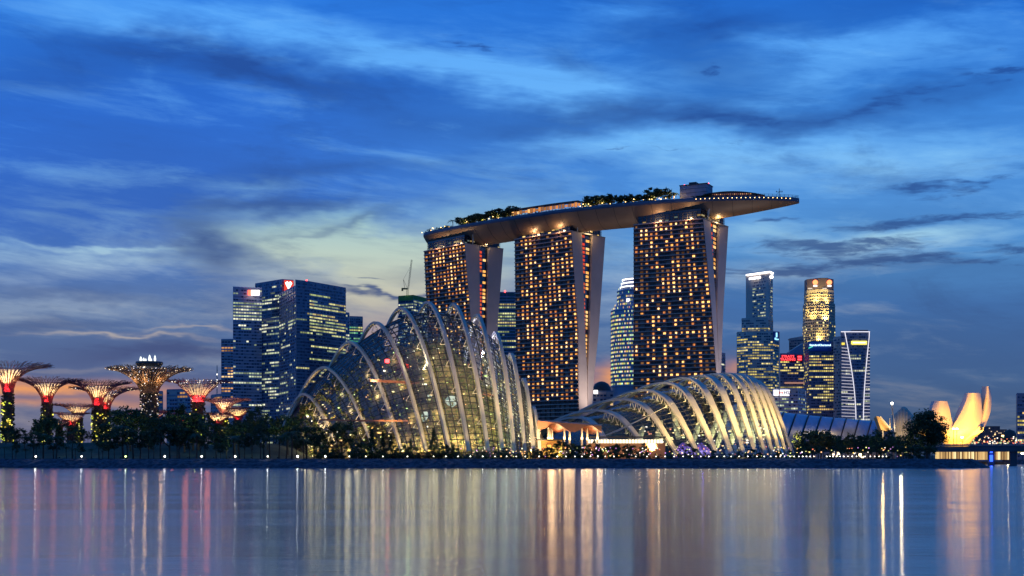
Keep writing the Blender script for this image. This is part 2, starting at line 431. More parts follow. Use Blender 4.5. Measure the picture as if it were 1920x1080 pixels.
mg = [[(x, y, mound_z(x, y) - (.02 if mound_z(x, y) < 3.21 else 0)) for y in range(480, 775, 8)] for x in range(-420, -60, 8)]
mb_ = MB(); mb_.grid(mg); mb_.build('grass_mound', mat('mown_grass', (.05, .065, .035), .95, scale=.1, var=.4), kind='structure', smooth=True)
# distant low hills closing the horizon
hb = MB()
for (x0, x1, D, hgt, sd) in ((-3200, -1000, 6000, 60, 1), (600, 3400, 5200, 46, 5)):
    nn = 60; rows = [[], [], []]
    for i in range(nn + 1):
        x = x0 + (x1 - x0) * i / nn; e = math.sin(PI * i / nn) ** .5
        h = 3 + e * hgt * (.5 + .5 * mnoise.noise(V((x * .002, sd, 0))) + .15 * mnoise.noise(V((x * .012, sd, 0))))
        rows[0].append((x, D - 300, 3)); rows[1].append((x, D, h)); rows[2].append((x, D + 400, 3))
    hb.grid(list(zip(*rows)))
hb.build('hills', mat('wooded_hills', (.03, .05, .035), .95, scale=.01, var=.4), kind='structure', smooth=True)

# ================================================================== HOTEL TOWERS
def interp(tab, y):
    if y <= tab[0][0]: return tab[0][1:]
    for a, b in zip(tab, tab[1:]):
        if y <= b[0]:
            f = (y - a[0]) / (b[0] - a[0]); return tuple(p + (q - p) * f for p, q in zip(a[1:], b[1:]))
    return tab[-1][1:]
WARMS = [(1.0, .45, .10), (1.0, .52, .15), (1.0, .62, .26), (1.0, .40, .08), (1.0, .33, .09)]
win_mats = [emis('window_glow_%s' % n, c, s * 1.6) for n, c, s in (('amber', WARMS[0], 1.15), ('gold', WARMS[1], 1.7), ('cream', WARMS[2], 1.9), ('orange', WARMS[3], .8), ('ember', WARMS[4], .55))]
RED_G = emis('atrium_red_glow', (1, .1, .05), .55)
def plank_mesh(name, w, h, m, split):
    b = MB()
    # pane set in a thin dark frame, half a curtain drawn on some
    b.box((0, 0, 0), (w, .12, h), m=0)
    b.box((0, -.1, h / 2 + .06), (w + .2, .2, .12), m=1); b.box((0, -.1, -h / 2 - .06), (w + .2, .2, .12), m=1)
    b.box((split * w / 2, -.1, 0), (.16, .2, h), m=1)
    me = bpy.data.meshes.new(name); me.from_pydata(b.v, [], b.f); me.materials.append(m); me.materials.append(STEELD)
    me.polygons.foreach_set('material_index', b.m); return me
WINM = [plank_mesh('lit_window', w, h, win_mats[i % 5], s) for i, (w, h, s) in enumerate(((1.7, 1.6, 0), (1.5, 1.5, .3), (1.3, 1.4, -.3), (2.0, 1.2, 0), (1.6, 1.6, .5), (.9, 1.5, .2), (1.8, 1.5, 0), (1.1, 1.6, 0), (1.9, .9, 0), (1.6, 1.6, -.5)))]
ZT = 189.0
DBRN = mat('brown_tinted_glass', (.07, .045, .04), .3, scale=.3, var=.5, spec=.35)
def hotel(label, Dk, tab, n_bay, seed, warm_top, part_names=True):
    rr = random.Random(seed)
    def pts(z):
        D1 = Dk[1]; y = HY - (z - CH) / D1 * F; px = interp(tab, y)
        return [V(((p - 960) / F * D, D, z)) for p, D in zip(px, Dk)]
    base = pts(3.2); c0 = sum((base[k] for k in (0, 1, 4)), V((0, 0, 0))) / 3; c0.z = 3.2
    T = thing('hotel_tower', label, 'hotel tower', c0, 'hotel towers carrying the long roof deck')
    e = (base[1] - base[0]).normalized(); back = (base[4] - base[1]); back.z = 0
    NF = 57; fh = (ZT - 3.2) / NF
    # solid slabs: near leg and far leg
    def leg(a, b, inset, m):
        w = MB(); lv = [3.2 + (ZT - 3.2) * k / 24 for k in range(25)]
        rows = []
        for z in lv:
            p = pts(z); A, B = p[a], p[b]; eL = (p[0] - p[1]).normalized()
            if a == 1: C0, C1 = p[0] + (B - A), p[0]
            else: C0, C1 = p[0] + (B - p[1]), p[0] + (A - p[1])
            rows.append([A, B, C0, C1])
        n = len(rows)
        for k in range(n - 1):
            for j in range(4):
                q = (j + 1) % 4
                if a == 1 and j == 3: continue      # the glazed front is built separately
                w.face([rows[k][j], rows[k][q], rows[k + 1][q], rows[k + 1][j]])
        w.face(rows[-1])
        return w
    leg(1, 2, 0, 0).build('end_wall', CONC, T)
    leg(3, 4, 0, 0).build('end_wall', CONC, T)
    # front core set back behind ledges, floor by floor
    glim = MB(); core = MB(); dark = MB(); fins = MB(); nlit = 0
    nrm = V((e.y, -e.x, 0)) if V((e.y, -e.x, 0)).y < 0 else V((-e.y, e.x, 0))
    ang = math.atan2(e.y, e.x)
    lastp = None
    cl = [[0] * n_bay for _ in range(NF)]
    for k in range(NF):
        for j in range(n_bay):
            p_ = .30 + (.2 if rr.random() < .25 and k > NF * .55 else 0)
            nb = (.14 if k and cl[k - 1][j] else 0) + (.12 if j and cl[k][j - 1] else 0)
            if j < 1: p_ *= .25
            cl[k][j] = rr.random() < (p_ + nb) * warm_top(k / NF, j / n_bay)
    for k in range(NF):
        z0, z1 = 3.2 + fh * k, 3.2 + fh * (k + 1); P, Q = pts(z0), pts(z1)
        core.face([P[0] - nrm * 1.1, P[1] - nrm * 1.1, Q[1] - nrm * 1.1, Q[0] - nrm * 1.1])
        if P[1].z > 40 or True:
            lb = MB(); a, b = Q[0], Q[1] + (Q[1] - Q[0]).normalized() * -.3
            lb.beam(a + nrm * .1, b + nrm * .1, 1.5, .75, side=nrm); lb.build('floor_ledge', LEDGE, T)
        L = (P[1] - P[0]).length; bay = L / n_bay
        for j in range(n_bay):
            f = (j + .5) / n_bay; c = P[0].lerp(P[1], f) + V((0, 0, fh * .42)) - nrm * .62
            if cl[k][j] and k > 14 and nlit < 300:
                o = bpy.data.objects.new('lit_window', WINM[min(9, int(rr.random() * 10))]); col.objects.link(o); o.parent = T
                o.location = c + e * rr.uniform(-.1, .1) - c0; o.rotation_euler = (0, 0, ang); nlit += 1
            elif rr.random() < .42 and k > 14:
                dw = rr.uniform(.05, .3); glim.box(c, (bay * rr.uniform(.25, .6), .1, 1.5), ang, g=(dw, dw * .45, dw * .16))
            elif rr.random() < .6:
                dark.box(c - nrm * .2, (bay * .78, .1, 2.1), ang)
            if k % 3 == 0 and j:
                z2 = min(ZT, z0 + 3 * fh); f2 = j / n_bay; P3_ = pts(z2)
                fins.beam(P[0].lerp(P[1], f2) - nrm * .5, P3_[0].lerp(P3_[1], f2) - nrm * .5, .28, .9, side=e, caps=False)
    glim.build('dim_windows', GLOW, T, kind='stuff'); core.build('recessed_facade', BROWN, T); dark.build('dark_glazing', DBRN, T, kind='stuff'); fins.build('party_fins', mat('brown_fin_metal', (.16, .10, .08), .5, scale=.4) if not bpy.data.materials.get('brown_fin_metal') else bpy.data.materials['brown_fin_metal'], T, kind='stuff')
    # glazed gap between the two slabs with its red lit landings
    gp = MB(); gl = MB(); en = MB()
    for k in range(NF):
        z0, z1 = 3.2 + fh * k, 3.2 + fh * (k + 1); P, Q = pts(z0), pts(z1); ins = e * 2.0
        w = (P[3] - P[2]).length
        if w < 1.2: continue
        gp.face([P[2] - ins, P[3] - ins, Q[3] - ins, Q[2] - ins])
        d = (P[3] - P[2]).normalized(); an = math.atan2(d.y, d.x)
        gp.beam(Q[2] - ins * .8, Q[3] - ins * .8, .3, .3)
        if k < 12: continue
        for f, wd, pr_, red in ((.27, .30, .8, True), (.72, .34, .62, False)):
            if rr.random() < pr_ * (1 if k > NF * .3 else .6):
                c = P[2].lerp(P[3], f) - ins * .93 + V((0, 0, fh * .45))
                g = (rr.uniform(.5, .9), rr.uniform(.05, .12), .03) if red else rr.choice(((1.3, .6, .14), (1.5, .85, .3), (.9, .4, .1)))
                gl.box(c, (w * wd, .1, fh * .62), an, g=g)
    gp.build('atrium_glazing', DGLASS, T); gl.build('atrium_lights', GLOW, T, kind='stuff')
    # roof slab and recessed glass crown under the deck
    P = pts(ZT); C = P[0] + (P[4] - P[1])
    cen = (P[0] + P[1] + P[4] + C) / 4
    def shr(f, z): return [tuple((cen + (q - cen) * f).xy) for q in (P[0], P[1], P[4], C)]
    r = MB(); r.prism(shr(1.005, 0), ZT, ZT + .7); r.build('roof_slab', CONCD, T)
    r = MB(); r.prism(shr(.9, 0), ZT + .7, ZT + 8.5); r.build('glass_crown', DGLASS, T)
    fr = MB(); lt = MB(); s = [V((q[0], q[1], 0)) for q in shr(.915, 0)]
    for a, b in ((s[0], s[1]), (s[1], s[2])):
        n = 14
        for i in range(n + 1):
            p = a.lerp(b, i / n); fr.beam(p + V((0, 0, ZT + .7)), p + V((0, 0, ZT + 6.5)), .3)
        for zz in (2.6, 4.6, 6.5): fr.beam(a + V((0, 0, ZT + zz)), b + V((0, 0, ZT + zz)), .25)
        d = (b - a).normalized(); an = math.atan2(d.y, d.x); L = (b - a).length
        for i in range(n):
            if rr.random() < .5:
                lt.box(a.lerp(b, (i + .5) / n) + V((0, 0, ZT + rr.choice((1.6, 3.6, 3.6)))), (L / n * .7, .15, 1.1), an, g=rr.choice(((1.0, .6, .16), (1.6, 1.0, .3), (.4, .3, .1), (.2, .25, .18)) if seed == 7 else ((.35, .22, .08), (.12, .16, .14), (.5, .4, .2), (.1, .14, .13))))
    fr.build('crown_frame', STEELD, T); lt.build('crown_lights', GLOW, T, kind='stuff')
    # V struts holding the deck at the end wall
    vs = MB(); m = (P[1] + P[2]) / 2 + e * .8
    vs.beam(V((m.x, m.y, ZT + .7)), V((m.x, m.y, ZT + 8)) + e * 1.5 - back.normalized() * 3, .8); vs.beam(V((m.x, m.y, ZT + .7)), V((m.x, m.y, ZT + 8)) + back.normalized() * 3.2, .8)
    vs.build('deck_strut', STEELW, T)
    for f in (.35, .8):
        q = P[0].lerp(P[1], f) + nrm * 1.5
        lamp('POINT', (q.x, q.y, ZT + 2.2), 3600, (1, .62, .3), T, size=.8)
    q = (P[2] + P[3]) / 2 + e * 3
    lamp('POINT', (q.x, q.y, ZT + 1.5), 4500, (1, .66, .3), T, size=.8)
    # added warm spot, stands in for scattered city light on the end walls
    q = (base[1] + base[4]) / 2 + e * 42
    lamp('SPOT', (q.x, q.y, 30), 170000, (1, .8, .66), T, target=((P[1] + P[4]) / 2 - V((0, 0, 60))), size=3, angle=110, name='city_light_fill')
    return T
hotel('left hotel tower with brown lit window grid and two pale end slabs', (1165, 1123, 1133, 1141, 1152),
      [(455, 795, 871, 899, 916, 944), (590, 801, 882, 900, 913.5, 934), (864, 806, 900, 904, 907, 922)], 12, 3, lambda k, j: (1.25 if k > .8 else .75))
hotel('middle hotel tower with dense gold windows, right of the tall ribbed dome', (1102, 1061, 1071, 1082, 1094),
      [(431, 965, 1071, 1091, 1111, 1135), (620, 967, 1084, 1097, 1105.5, 1122), (700, 968, 1084.5, 1101, 1102, 1114), (864, 970, 1087, 1102, 1102.2, 1104)], 13, 7, lambda k, j: 1.1)
hotel('right hotel tower with the V shaped end wall under the deck overhang', (1034, 1007, 1018, 1034, 1043),
      [(405, 1188, 1318, 1332, 1349, 1366), (575, 1188, 1334, 1343, 1344.5, 1356), (697, 1187.5, 1343, 1348, 1348.2, 1352), (864, 1187, 1347, 1350, 1350.2, 1351)], 14, 15, lambda k, j: .95)

# ================================================================== THE LONG ROOF DECK
ED = [(783, 1174), (792, 1168), (850, 1136), (937, 1098), (1048, 1060), (1110, 1045), (1170, 1032), (1250, 1019), (1320, 1010), (1380, 1004), (1440, 999), (1503, 996)]
ZD = 205.5
def deck():
    E = [atz(p, D, 0) for p, D in ED]
    L = [];
    for a, b in zip(E, E[1:]):
        n = max(1, int((b - a).length / 3)); L += [a.lerp(b, k / n) for k in range(n)]
    L.append(E[-1])
    # smooth the line
    for _ in range(25): L = [L[0]] + [(L[i - 1] + L[i] * 2 + L[i + 1]) / 4 for i in range(1, len(L) - 1)] + [L[-1]]
    n = len(L); C = []; T_ = []
    for i, p in enumerate(L):
        t = (L[min(i + 1, n - 1)] - L[max(i - 1, 0)]).normalized(); C.append(p + V((-t.y, t.x, 0)) * 19.5); T_.append(t)
    # tip: bring the near edge back to the axis
    S = [0]
    for i in range(1, n): S.append(S[-1] + (C[i] - C[i - 1]).length)
    tot = S[-1]
    def prof(s):
        r = min(1, (tot - s) / 115); l = min(1, s / 16)
        w = 19.5 * (1 - (1 - r) ** 2.4) ** .62 * (.45 + .55 * math.sqrt(max(0, 1 - (1 - l) ** 2)))
        d = 12.2 * (1 - (1 - min(1, (tot - s) / 105)) ** 1.7) * (.35 + .65 * math.sqrt(max(0, 1 - (1 - l) ** 2))) + .8
        return max(w, .8), d
    return L, C, T_, S, tot, prof
L_, C_, T__, S_, TOT, PROF = deck()
org = V((C_[len(C_) // 2].x, C_[len(C_) // 2].y, 191))
DK = thing('roof_deck', 'long boat shaped roof deck lying across all three hotel towers', 'roof deck', org)
def dpt(s, off, z=ZD):
    for i in range(len(S_) - 1):
        if s <= S_[i + 1]:
            f = (s - S_[i]) / (S_[i + 1] - S_[i]); c = C_[i].lerp(C_[i + 1], f); t = T__[i].lerp(T__[i + 1], f); break
    else: c, t = C_[-1], T__[-1]
    nn = V((-t.y, t.x, 0)); return V((c.x + nn.x * off, c.y + nn.y * off, z))
def s_at(px):
    best = 0; bd = 1e9; s = 0
    while s < TOT:
        p = dpt(s, -PROF(s)[0] * .9); e = abs(960 + F * p.x / p.y - px)
        if e < bd: bd, best = e, s
        s += .5
    return best
def build_deck():
    hull, top, par, fas = MB(), MB(), MB(), MB()
    G = []; Tp = []; Pn = []; Pf = []
    for i, (c, t, s) in enumerate(zip(C_, T__, S_)):
        w, d = PROF(s); nn = V((-t.y, t.x, 0))
        pull = 0
        row = []
        for k in range(21):
            x = -1 + 2 * k / 20; z = ZD - 2.2 - d * (1 - abs(x) ** 2.3)
            row.append(c + nn * (x * w) + V((0, 0, z)))
        G.append(row); Tp.append([c - nn * (w - .3) + V((0, 0, ZD)), c + nn * (w - .3) + V((0, 0, ZD))])
        Pn.append([c - nn * (w + .02) + V((0, 0, ZD - 2.2)), c - nn * (w + .35) + V((0, 0, ZD - 1)), c - nn * (w + .1) + V((0, 0, ZD + .9)), c - nn * (w - .3) + V((0, 0, ZD + .9)), c - nn * (w - .3) + V((0, 0, ZD))])
        Pf.append([c + nn * (w + .02) + V((0, 0, ZD - 2.2)), c + nn * (w + .1) + V((0, 0, ZD + .9)), c + nn * (w - .3) + V((0, 0, ZD + .9)), c + nn * (w - .3) + V((0, 0, ZD))])
    hull.grid(G); hull.face(G[0][::-1]); hull.face(G[-1])
    hull.build('hull', HULL, DK, smooth=True)
    top.grid(Tp); top.build('deck_floor', CONCD, DK)
    pm = mat('parapet_metal', (.10, .12, .17), .5, .3, scale=.1)
    par.grid(Pn); par.grid(Pf); par.face([Pn[0][k] for k in range(5)] + [Pf[0][k] for k in (3, 2, 1, 0)]); par.build('parapet', pm, DK)
    # thin seams that ring the hull
    sm = MB()
    for i in range(4, len(C_) - 6, 5):
        row = [p + V((0, 0, -.06)) for p in G[i]]
        sm.sweep(row, T__[i], .25, .12)
    sm.build('hull_seam', STEELD, DK, kind='stuff')
    # glass balustrade of the viewing tip
    rl = MB(); s = s_at(1418)
    pp = None
    while s < TOT - .5:
        w, d = PROF(s)
        for sg in (-1, 1):
            p = dpt(s, sg * (w - .5), ZD + .6); rl.beam(p, p + V((0, 0, 2.3)), .2)
            q = dpt(min(TOT - .4, s + 3), sg * (PROF(min(TOT - .4, s + 3))[0] - .5), ZD + .6)
            for zz in (2.2, 1.2): rl.beam(p + V((0, 0, zz)), q + V((0, 0, zz)), .16)
        s += 3
    rl.build('railing', STEELD, DK)
    for k in range(22):       # little deck lamps in the parapet near the tip
        s = s_at(1306) + k * 3.3; w, d = PROF(s); b = MB(); p = dpt(s, -(w + .25), ZD - .2)
        b.box(p, (.42, .42, .42)); b.build('parapet_lamp', WARM, DK)
build_deck()
# things standing on the deck
def deck_pavilion():
    T = thing('terrace_pavilion', 'long lit terrace pavilion with orange glow on the roof deck', 'pavilion', dpt((s_at(962) + s_at(1086)) / 2, -14))
    b, g, r = MB(), MB(), MB()
    sa, sb = s_at(958), s_at(1088); st_ = (sb - sa) / 24
    for k in range(24):
        s = sa + k * st_; p = dpt(s, -16.5, ZD + .4); q = dpt(s + st_, -16.5, ZD + .4); d = (q - p).normalized(); an = math.atan2(d.y, d.x)
        m = (p + q) / 2
        r.box(m + V((0, 3.5, 6.5)), (st_ + .1, 8, .35), an); b.beam(p, p + V((0, 0, 6.4)), .25)
        g.box(m + V((0, .9, 3.6)), (2.3, .2, R.uniform(1.6, 4.2)), an, g=R.choice(((.75, .27, .07), (.4, .15, .04), (.3, .13, .06), (1.3, .65, .2))))
        b.beam(p + V((0, 0, 1.1)), q + V((0, 0, 1.1)), .12)
    r.build('roof', STEELD, T); b.build('post', STEELW, T); g.build('lit_windows', GLOW, T, kind='stuff')
    T = thing('deck_restaurant', 'low oval restaurant with dotted lights near the deck tip', 'restaurant', dpt(s_at(1380), -2))
    r0, r1 = s_at(1322), s_at(1432)
    b, g, r = MB(), MB(), MB()
    for k in range(30):
        f = k / 29; s = r0 + (r1 - r0) * f; h = 2.4 + 2.9 * math.sin(PI * min(1, (f * .9 + .12))) ** .8; w = PROF(s)[0] - 4
        p = dpt(s, -w, ZD); q = dpt(s + (r1 - r0) / 29, -w, ZD); d = (q - p).normalized(); an = math.atan2(d.y, d.x)
        b.box((p + q) / 2 + V((0, .8 + w * .4, h / 2)), ((r1 - r0) / 29 + .05, w * .8, h), an)
        r.box((p + q) / 2 + V((0, .4 + w * .4, h + .2)), ((r1 - r0) / 29 + .1, w * .9 + 1.5, .4), an)
        for zz in (1.5, 3.6, 5.7):
            if zz < h - .6: g.box((p + q) / 2 + V((0, .3, zz)), (.7, .3, .45), an, g=R.choice(((1.0, .5, .2), (.3, .12, .05), (.5, .15, .06))))
    b.build('wall', BROWN, T); r.build('roof', STEELD, T); g.build('lit_windows', GLOW, T, kind='stuff')
    p = dpt(s_at(1300), -2, ZD); T = thing('lift_house', 'grey blue box shaped lift house standing on the roof deck', 'lift house', p)
    an = math.atan2(T__[60].y, T__[60].x) if len(T__) > 60 else -.4
    a2 = -.45
    b = MB(); b.box(p + V((0, 0, 6.5)), (22, 15, 13), a2); b.build('wall', mat('lift_house_render', (.24, .26, .33), .7, scale=.2), T)
    b = MB(); b.box(p + V((0, 0, 13.3)), (22.8, 15.8, .7), a2); b.build('roof', STEELD, T)
    b = MB(); b.box(p + V((-2, 0, 14.8)), (6, 6, 2.4), a2); b.build('roof_box', STEELD, T)
    for q in ((-9, 2), (9, -4)):
        b = MB(); c = p + V((q[0], q[1], 14.3)); b.box(c, (.8, .8, 1.3)); b.build('warning_light', REDL, T)
    b = MB()
    for zz in (4, 7, 10): b.box(p + V((0, 0, zz)), (22.1, 15.1, .25), a2)
    b.build('wall_joint', STEELD, T)
    p = dpt(s_at(1462), 0, ZD); T = thing('signal_mast', 'thin mast with crossed arms near the pointed deck tip', 'mast', p)
    b = MB(); b.beam(p, p + V((0, 0, 9)), .35); b.beam(p + V((-2.2, 0, 6.3)), p + V((2.2, 0, 6.3)), .3); b.beam(p + V((-1.6, 0, 4.9)), p + V((1.6, 0, 7.6)), .2); b.build('pole', STEELD, T)
    b = MB(); b.box(p + V((2.2, 0, 6.6)), (.6, .6, .9)); b.box(p + V((-2.2, 0, 6.6)), (.6, .6, .9)); b.build('beacon', STEELW, T)
deck_pavilion()
for px_, o in ((820, -12), (868, -14), (900, -14), (930, -14), (955, -13), (1095, -13), (1125, -14), (1160, -14), (1190, -13), (1225, -13), (1262, -13)):
    p = dpt(s_at(px_), o, ZD); lamp('POINT', p + V((0, -1, 3.4)), 1900, (1, .6, .22), DK, size=.4, name='garden_light')
GLB = MB()
for i in range(46):
    s = s_at(R.choice((R.uniform(800, 960), R.uniform(1086, 1250)))); p = dpt(s, -R.uniform(12, 18), ZD + R.uniform(1.0, 4))
    GLB.box(p, (.55, .55, .55))
GLB.build('garden_lamps', emis('garden_lamp', (1, .6, .2), 7), DK, kind='stuff')
# ================================================================== GLASS DOMES
def catmull(rows, u):
    n = len(rows); i = max(0, min(n - 2, int(u))); f = u - i
    p0, p1, p2, p3 = rows[max(i - 1, 0)], rows[i], rows[i + 1], rows[min(i + 2, n - 1)]
    return [.5 * ((2 * b) + (-a + c) * f + (2 * a - 5 * b + 4 * c - d) * f * f + (-a + 3 * b - 3 * c + d) * f ** 3) for a, b, c, d in zip(p0, p1, p2, p3)]
def arch_tall(N_, A_, F_, m=48, p=1.72):
    out = []
    for k in range(m + 1):
        s = -1 + 2 * k / m
        # denser near the crown
        h = 1 - abs(s) ** p; g = N_ if s < 0 else F_; q = A_.lerp(g, abs(s))
        out.append(V((q.x, q.y, g.z + (A_.z - g.z) * h)))
    return out
PROF_LOW = [(0, 0), (.085, .36), (.165, .68), (.225, .86), (.30, .965), (.40, 1.0), (.55, .95), (.72, .78), (.86, .5), (.95, .25), (1, 0)]
def arch_low(N_, A_, F_, m=44):
    out = []
    # A_ carries only the crown height; the plan line runs from N_ to F_
    for k in range(m + 1):
        s = k / m; s = s ** 1.25
        u = 0
        for j in range(len(PROF_LOW) - 1):
            if PROF_LOW[j][0] <= s <= PROF_LOW[j + 1][0]: u = j + (s - PROF_LOW[j][0]) / (PROF_LOW[j + 1][0] - PROF_LOW[j][0])
        h = catmull([list(x) for x in PROF_LOW], u)[1]
        q = N_.lerp(F_, s); out.append(V((q.x, q.y, N_.z + (A_.z - N_.z) * h + (F_.z - N_.z) * s * (1 - h))))
    return out
def skin(T, secs, arch, nu, npane, big=300, th=.3):
    """glass shell lofted through arch sections: panes, mullions"""
    flat = [list(a) + list(b) + list(c) for a, b, c in secs]
    G = []
    for i in range(nu + 1):
        u = (len(flat) - 1) * i / nu; r = catmull(flat, u)
        pts = arch(V(r[0:3]), V(r[3:6]), V(r[6:9]), 240)
        # equal spacing along the arch
        cum = [0]
        for a, b in zip(pts, pts[1:]): cum.append(cum[-1] + (b - a).length)
        row = []; j = 0
        for k in range(npane + 1):
            d = cum[-1] * k / npane
            while j < len(cum) - 2 and cum[j + 1] < d: j += 1
            f = (d - cum[j]) / max(1e-6, cum[j + 1] - cum[j]); row.append(pts[j].lerp(pts[j + 1], min(1, max(0, f))))
        G.append(row)
    cells = []
    cp = V((0, 0, CH))
    for u in range(nu):
        for v in range(npane):
            q = [G[u][v], G[u + 1][v], G[u + 1][v + 1], G[u][v + 1]]
            c = (q[0] + q[1] + q[2] + q[3]) / 4; n = (q[2] - q[0]).cross(q[3] - q[1]); ar = n.length
            if ar < .4: continue
            face = abs(n.normalized().dot((cp - c).normalized())) * ar / (c - cp).length ** 2
            cells.append((-face if v < npane * .5 else 0, q))
    cells.sort(key=lambda t: t[0])
    for _, q in cells[:big]:
        b = MB(); c = sum(q, V((0, 0, 0))) / 4; b.face([p + (c - p) * .03 for p in q]); b.build('glass_pane', GLASS, T)
    b = MB()
    for _, q in cells[big:]: b.face(q)
    b.build('glazing', GLASS, T, kind='stuff')
    m = MB()
    for u in range(nu + 1):
        for v in range(npane):
            m.beam(G[u][v], G[u][v + 1], th, th, caps=False)
    for v in range(0, npane + 1):
        for u in range(nu):
            if (G[u][v] - G[u + 1][v]).length > .3: m.beam(G[u][v], G[u + 1][v], th * .85, th * .85, caps=False)
    m.build('mullion_grid', MULL, T, kind='stuff')
    return G
# ---- tall dome: near foot (px, D, py), crown (px, D, py)
TALL = [((629, 522, 832), (570, 545, 739)), ((703, 504, 846), (607, 534, 689)), ((753, 491, 846), (655, 522, 641.5)), ((799, 482, 846), (703, 511, 605)),
        ((843, 476, 847), (751, 502, 578)), ((879, 473, 846), (801, 497, 567)), ((915, 473, 846), (850, 496, 571)), ((942, 476, 846), (894, 497, 591)),
        ((964, 481, 846), (929, 501, 624)), ((984, 488, 846), (958, 507, 664)), ((1000, 497, 846), (982, 514, 711)), ((1012, 508, 846), (1000, 522, 764))]
def tall_dome():
    T = thing('glass_conservatory', 'tall steep glass dome under twelve pale arching ribs', 'conservatory', V((-40, 505, 3.2)), 'glass conservatories by the water')
    secs = []
    for i, (n, a) in enumerate(TALL):
        N_ = at(n[0], n[2], n[1]); A_ = at(a[0], a[2], a[1]); Fx = V((2 * A_.x - N_.x, 2 * A_.y - N_.y, 5))
        pl = V((Fx.x - N_.x, Fx.y - N_.y, 0)).normalized(); side = V((-pl.y, pl.x, 0))
        pts = arch_tall(N_, A_, Fx, 56); o = MB(); o.sweep(pts, side, 1.3, 1.0); rb = sub(o.build('rib', STEELW, T, smooth=False), T)
        # glass section sits inside the rib
        gn = N_ + pl * 1.6; gn.z = 3.2; gf = Fx - pl * 1.6; gf.z = 3.2; ga = A_ - V((0, 0, 3.9)); secs.append((gn, ga, gf))
        g = arch_tall(gn, ga, gf, 56); s = MB()
        for k in range(4, 52, 4):
            if k > 30: break
            p = pts[k]; q = g[k]; d = 1.5
            for sg in (-1, 1): s.beam(p - (p - q) * .1, q + side * (sg * d) , .22, .22)
            s.beam(q - side * d, q + side * d, .3, .3)
        s.build('strut', STEELW, rb, kind='stuff')
        # uplight at the foot
        lp = N_ + V((0, -3.2, -.4)) - pl * 2.2; tgt = pts[12]
        lamp('SPOT', lp, 11000, (1, .68, .30), T, target=pts[9], size=.35, angle=62, blend=.9, name='rib_uplight')
        lamp('SPOT', lp + V((0, -7, 1)), 60000, (1, .66, .28), T, target=pts[16], size=.5, angle=40, blend=.9, name='rib_uplight')
    n0, a0, f0 = secs[0]
    s0 = (at(588, 842, 536), at(541, 792, 556), V((-84, 574, 5))); s0[0].z = 3.2
    s00 = (at(565, 842, 545), at(528, 838, 565), V((-97, 578, 3.2))); s00[0].z = 3.2
    n9, a9, f9 = secs[-1]; s9 = (V((n9.x + 3, n9.y + 6, 3.2)), V((a9.x + 3.5, a9.y + 3, 12)), V((f9.x + 4, f9.y, 3.2)))
    secs = [s00, s0] + secs + [s9]
    G = skin(T, secs, arch_tall, 44, 52)
    # planted mountain inside: rock core + plants + walkways
    cen = V((-46, 510, 3.2)); M = thing('planted_mountain', 'planted indoor mountain behind the glass of the tall dome', 'indoor garden', cen)
    rock = mat('planted_rock', (.24, .19, .10), .9, scale=.25, var=.7, bump=.8, bscale=.8)
    b = MB(); rows = []; lf = MB(); lr = random.Random(4)
    for i in range(3, 34):
        u = i; row = []
        ks = .80 if i < 23 else .80 - (i - 23) * .035
        mid = (G[u][0] + G[u][-1]) / 2
        for v in range(0, 53):
            p = G[u][v]; q = V((mid.x + (p.x - mid.x) * ks * .86, mid.y + (p.y - mid.y) * ks * .86, 3.2 + (p.z - 3.2) * ks))
            d = mnoise.noise(q * .16) * 3.2 + mnoise.noise(q * .5) * 1.2; q = q + (q - V((mid.x, mid.y, 10))).normalized() * d; q.z = max(3.0, q.z)
            row.append(q)
            if v < 36 and lr.random() < 1.0:
                for _ in range(12):
                    c = q + V((lr.uniform(-1.3, 1.3), lr.uniform(-1.6, .2), lr.uniform(-1.2, 1.4))); s = lr.uniform(.3, .8)
                    a = V((lr.uniform(-1, 1), lr.uniform(-1, 1), lr.uniform(-1, 1))).normalized() * s; bb = a.orthogonal().normalized() * s * .55
                    lf.face([c - a, c + bb, c + a, c - bb], m=lr.choice((0, 0, 1, 2)))
        rows.append(row)
    b.grid(rows); b.build('rock_face', rock, M, smooth=True)
    lf.build('planting', [leafmat('fern', (.13, .17, .05), (.16, .2, .04)), leafmat('moss', (.22, .22, .06), (.2, .22, .05)), leafmat('dry_fern', (.3, .22, .09), (.25, .2, .07))], M, kind='stuff')
    wk = MB(); wm = mat('walkway_steel', (.32, .13, .07), .5, scale=.3)
    P = [at(px, py, 493) for px, py in ((694, 713), (740, 716), (790, 719), (840, 727), (890, 735), (930, 743))]
    for a, c in zip(P, P[1:]): wk.beam(a, c, 1.0, .9)
    P = [at(px, py, 493) for px, py in ((600, 787), (680, 789), (760, 789), (810, 792))]
    for a, c in zip(P, P[1:]): wk.beam(a, c, .8, .6)
    wk.build('walkway', wm, M)
    sp = MB()
    for _ in range(230):
        u = lr.randint(3, 36); v = lr.randint(2, 24); p = G[u][v]; mid = (G[u][0] + G[u][-1]) / 2
        q = V((mid.x + (p.x - mid.x) * .86, mid.y + (p.y - mid.y) * .86 - .5, 3.2 + (p.z - 3.2) * .87)); s = lr.choice((.25, .25, .35, .5))
        sp.box(q, (s * lr.choice((1, 3)), s, s), lr.uniform(0, 3), g=lr.choice(((2, 1.6, .7), (2.6, 2.4, 1.9), (1.2, 1.5, .5), (.9, .8, .3), (2.0, 1.1, .4))))
    sp.build('sparkle_lights', GLOW, M, kind='stuff')
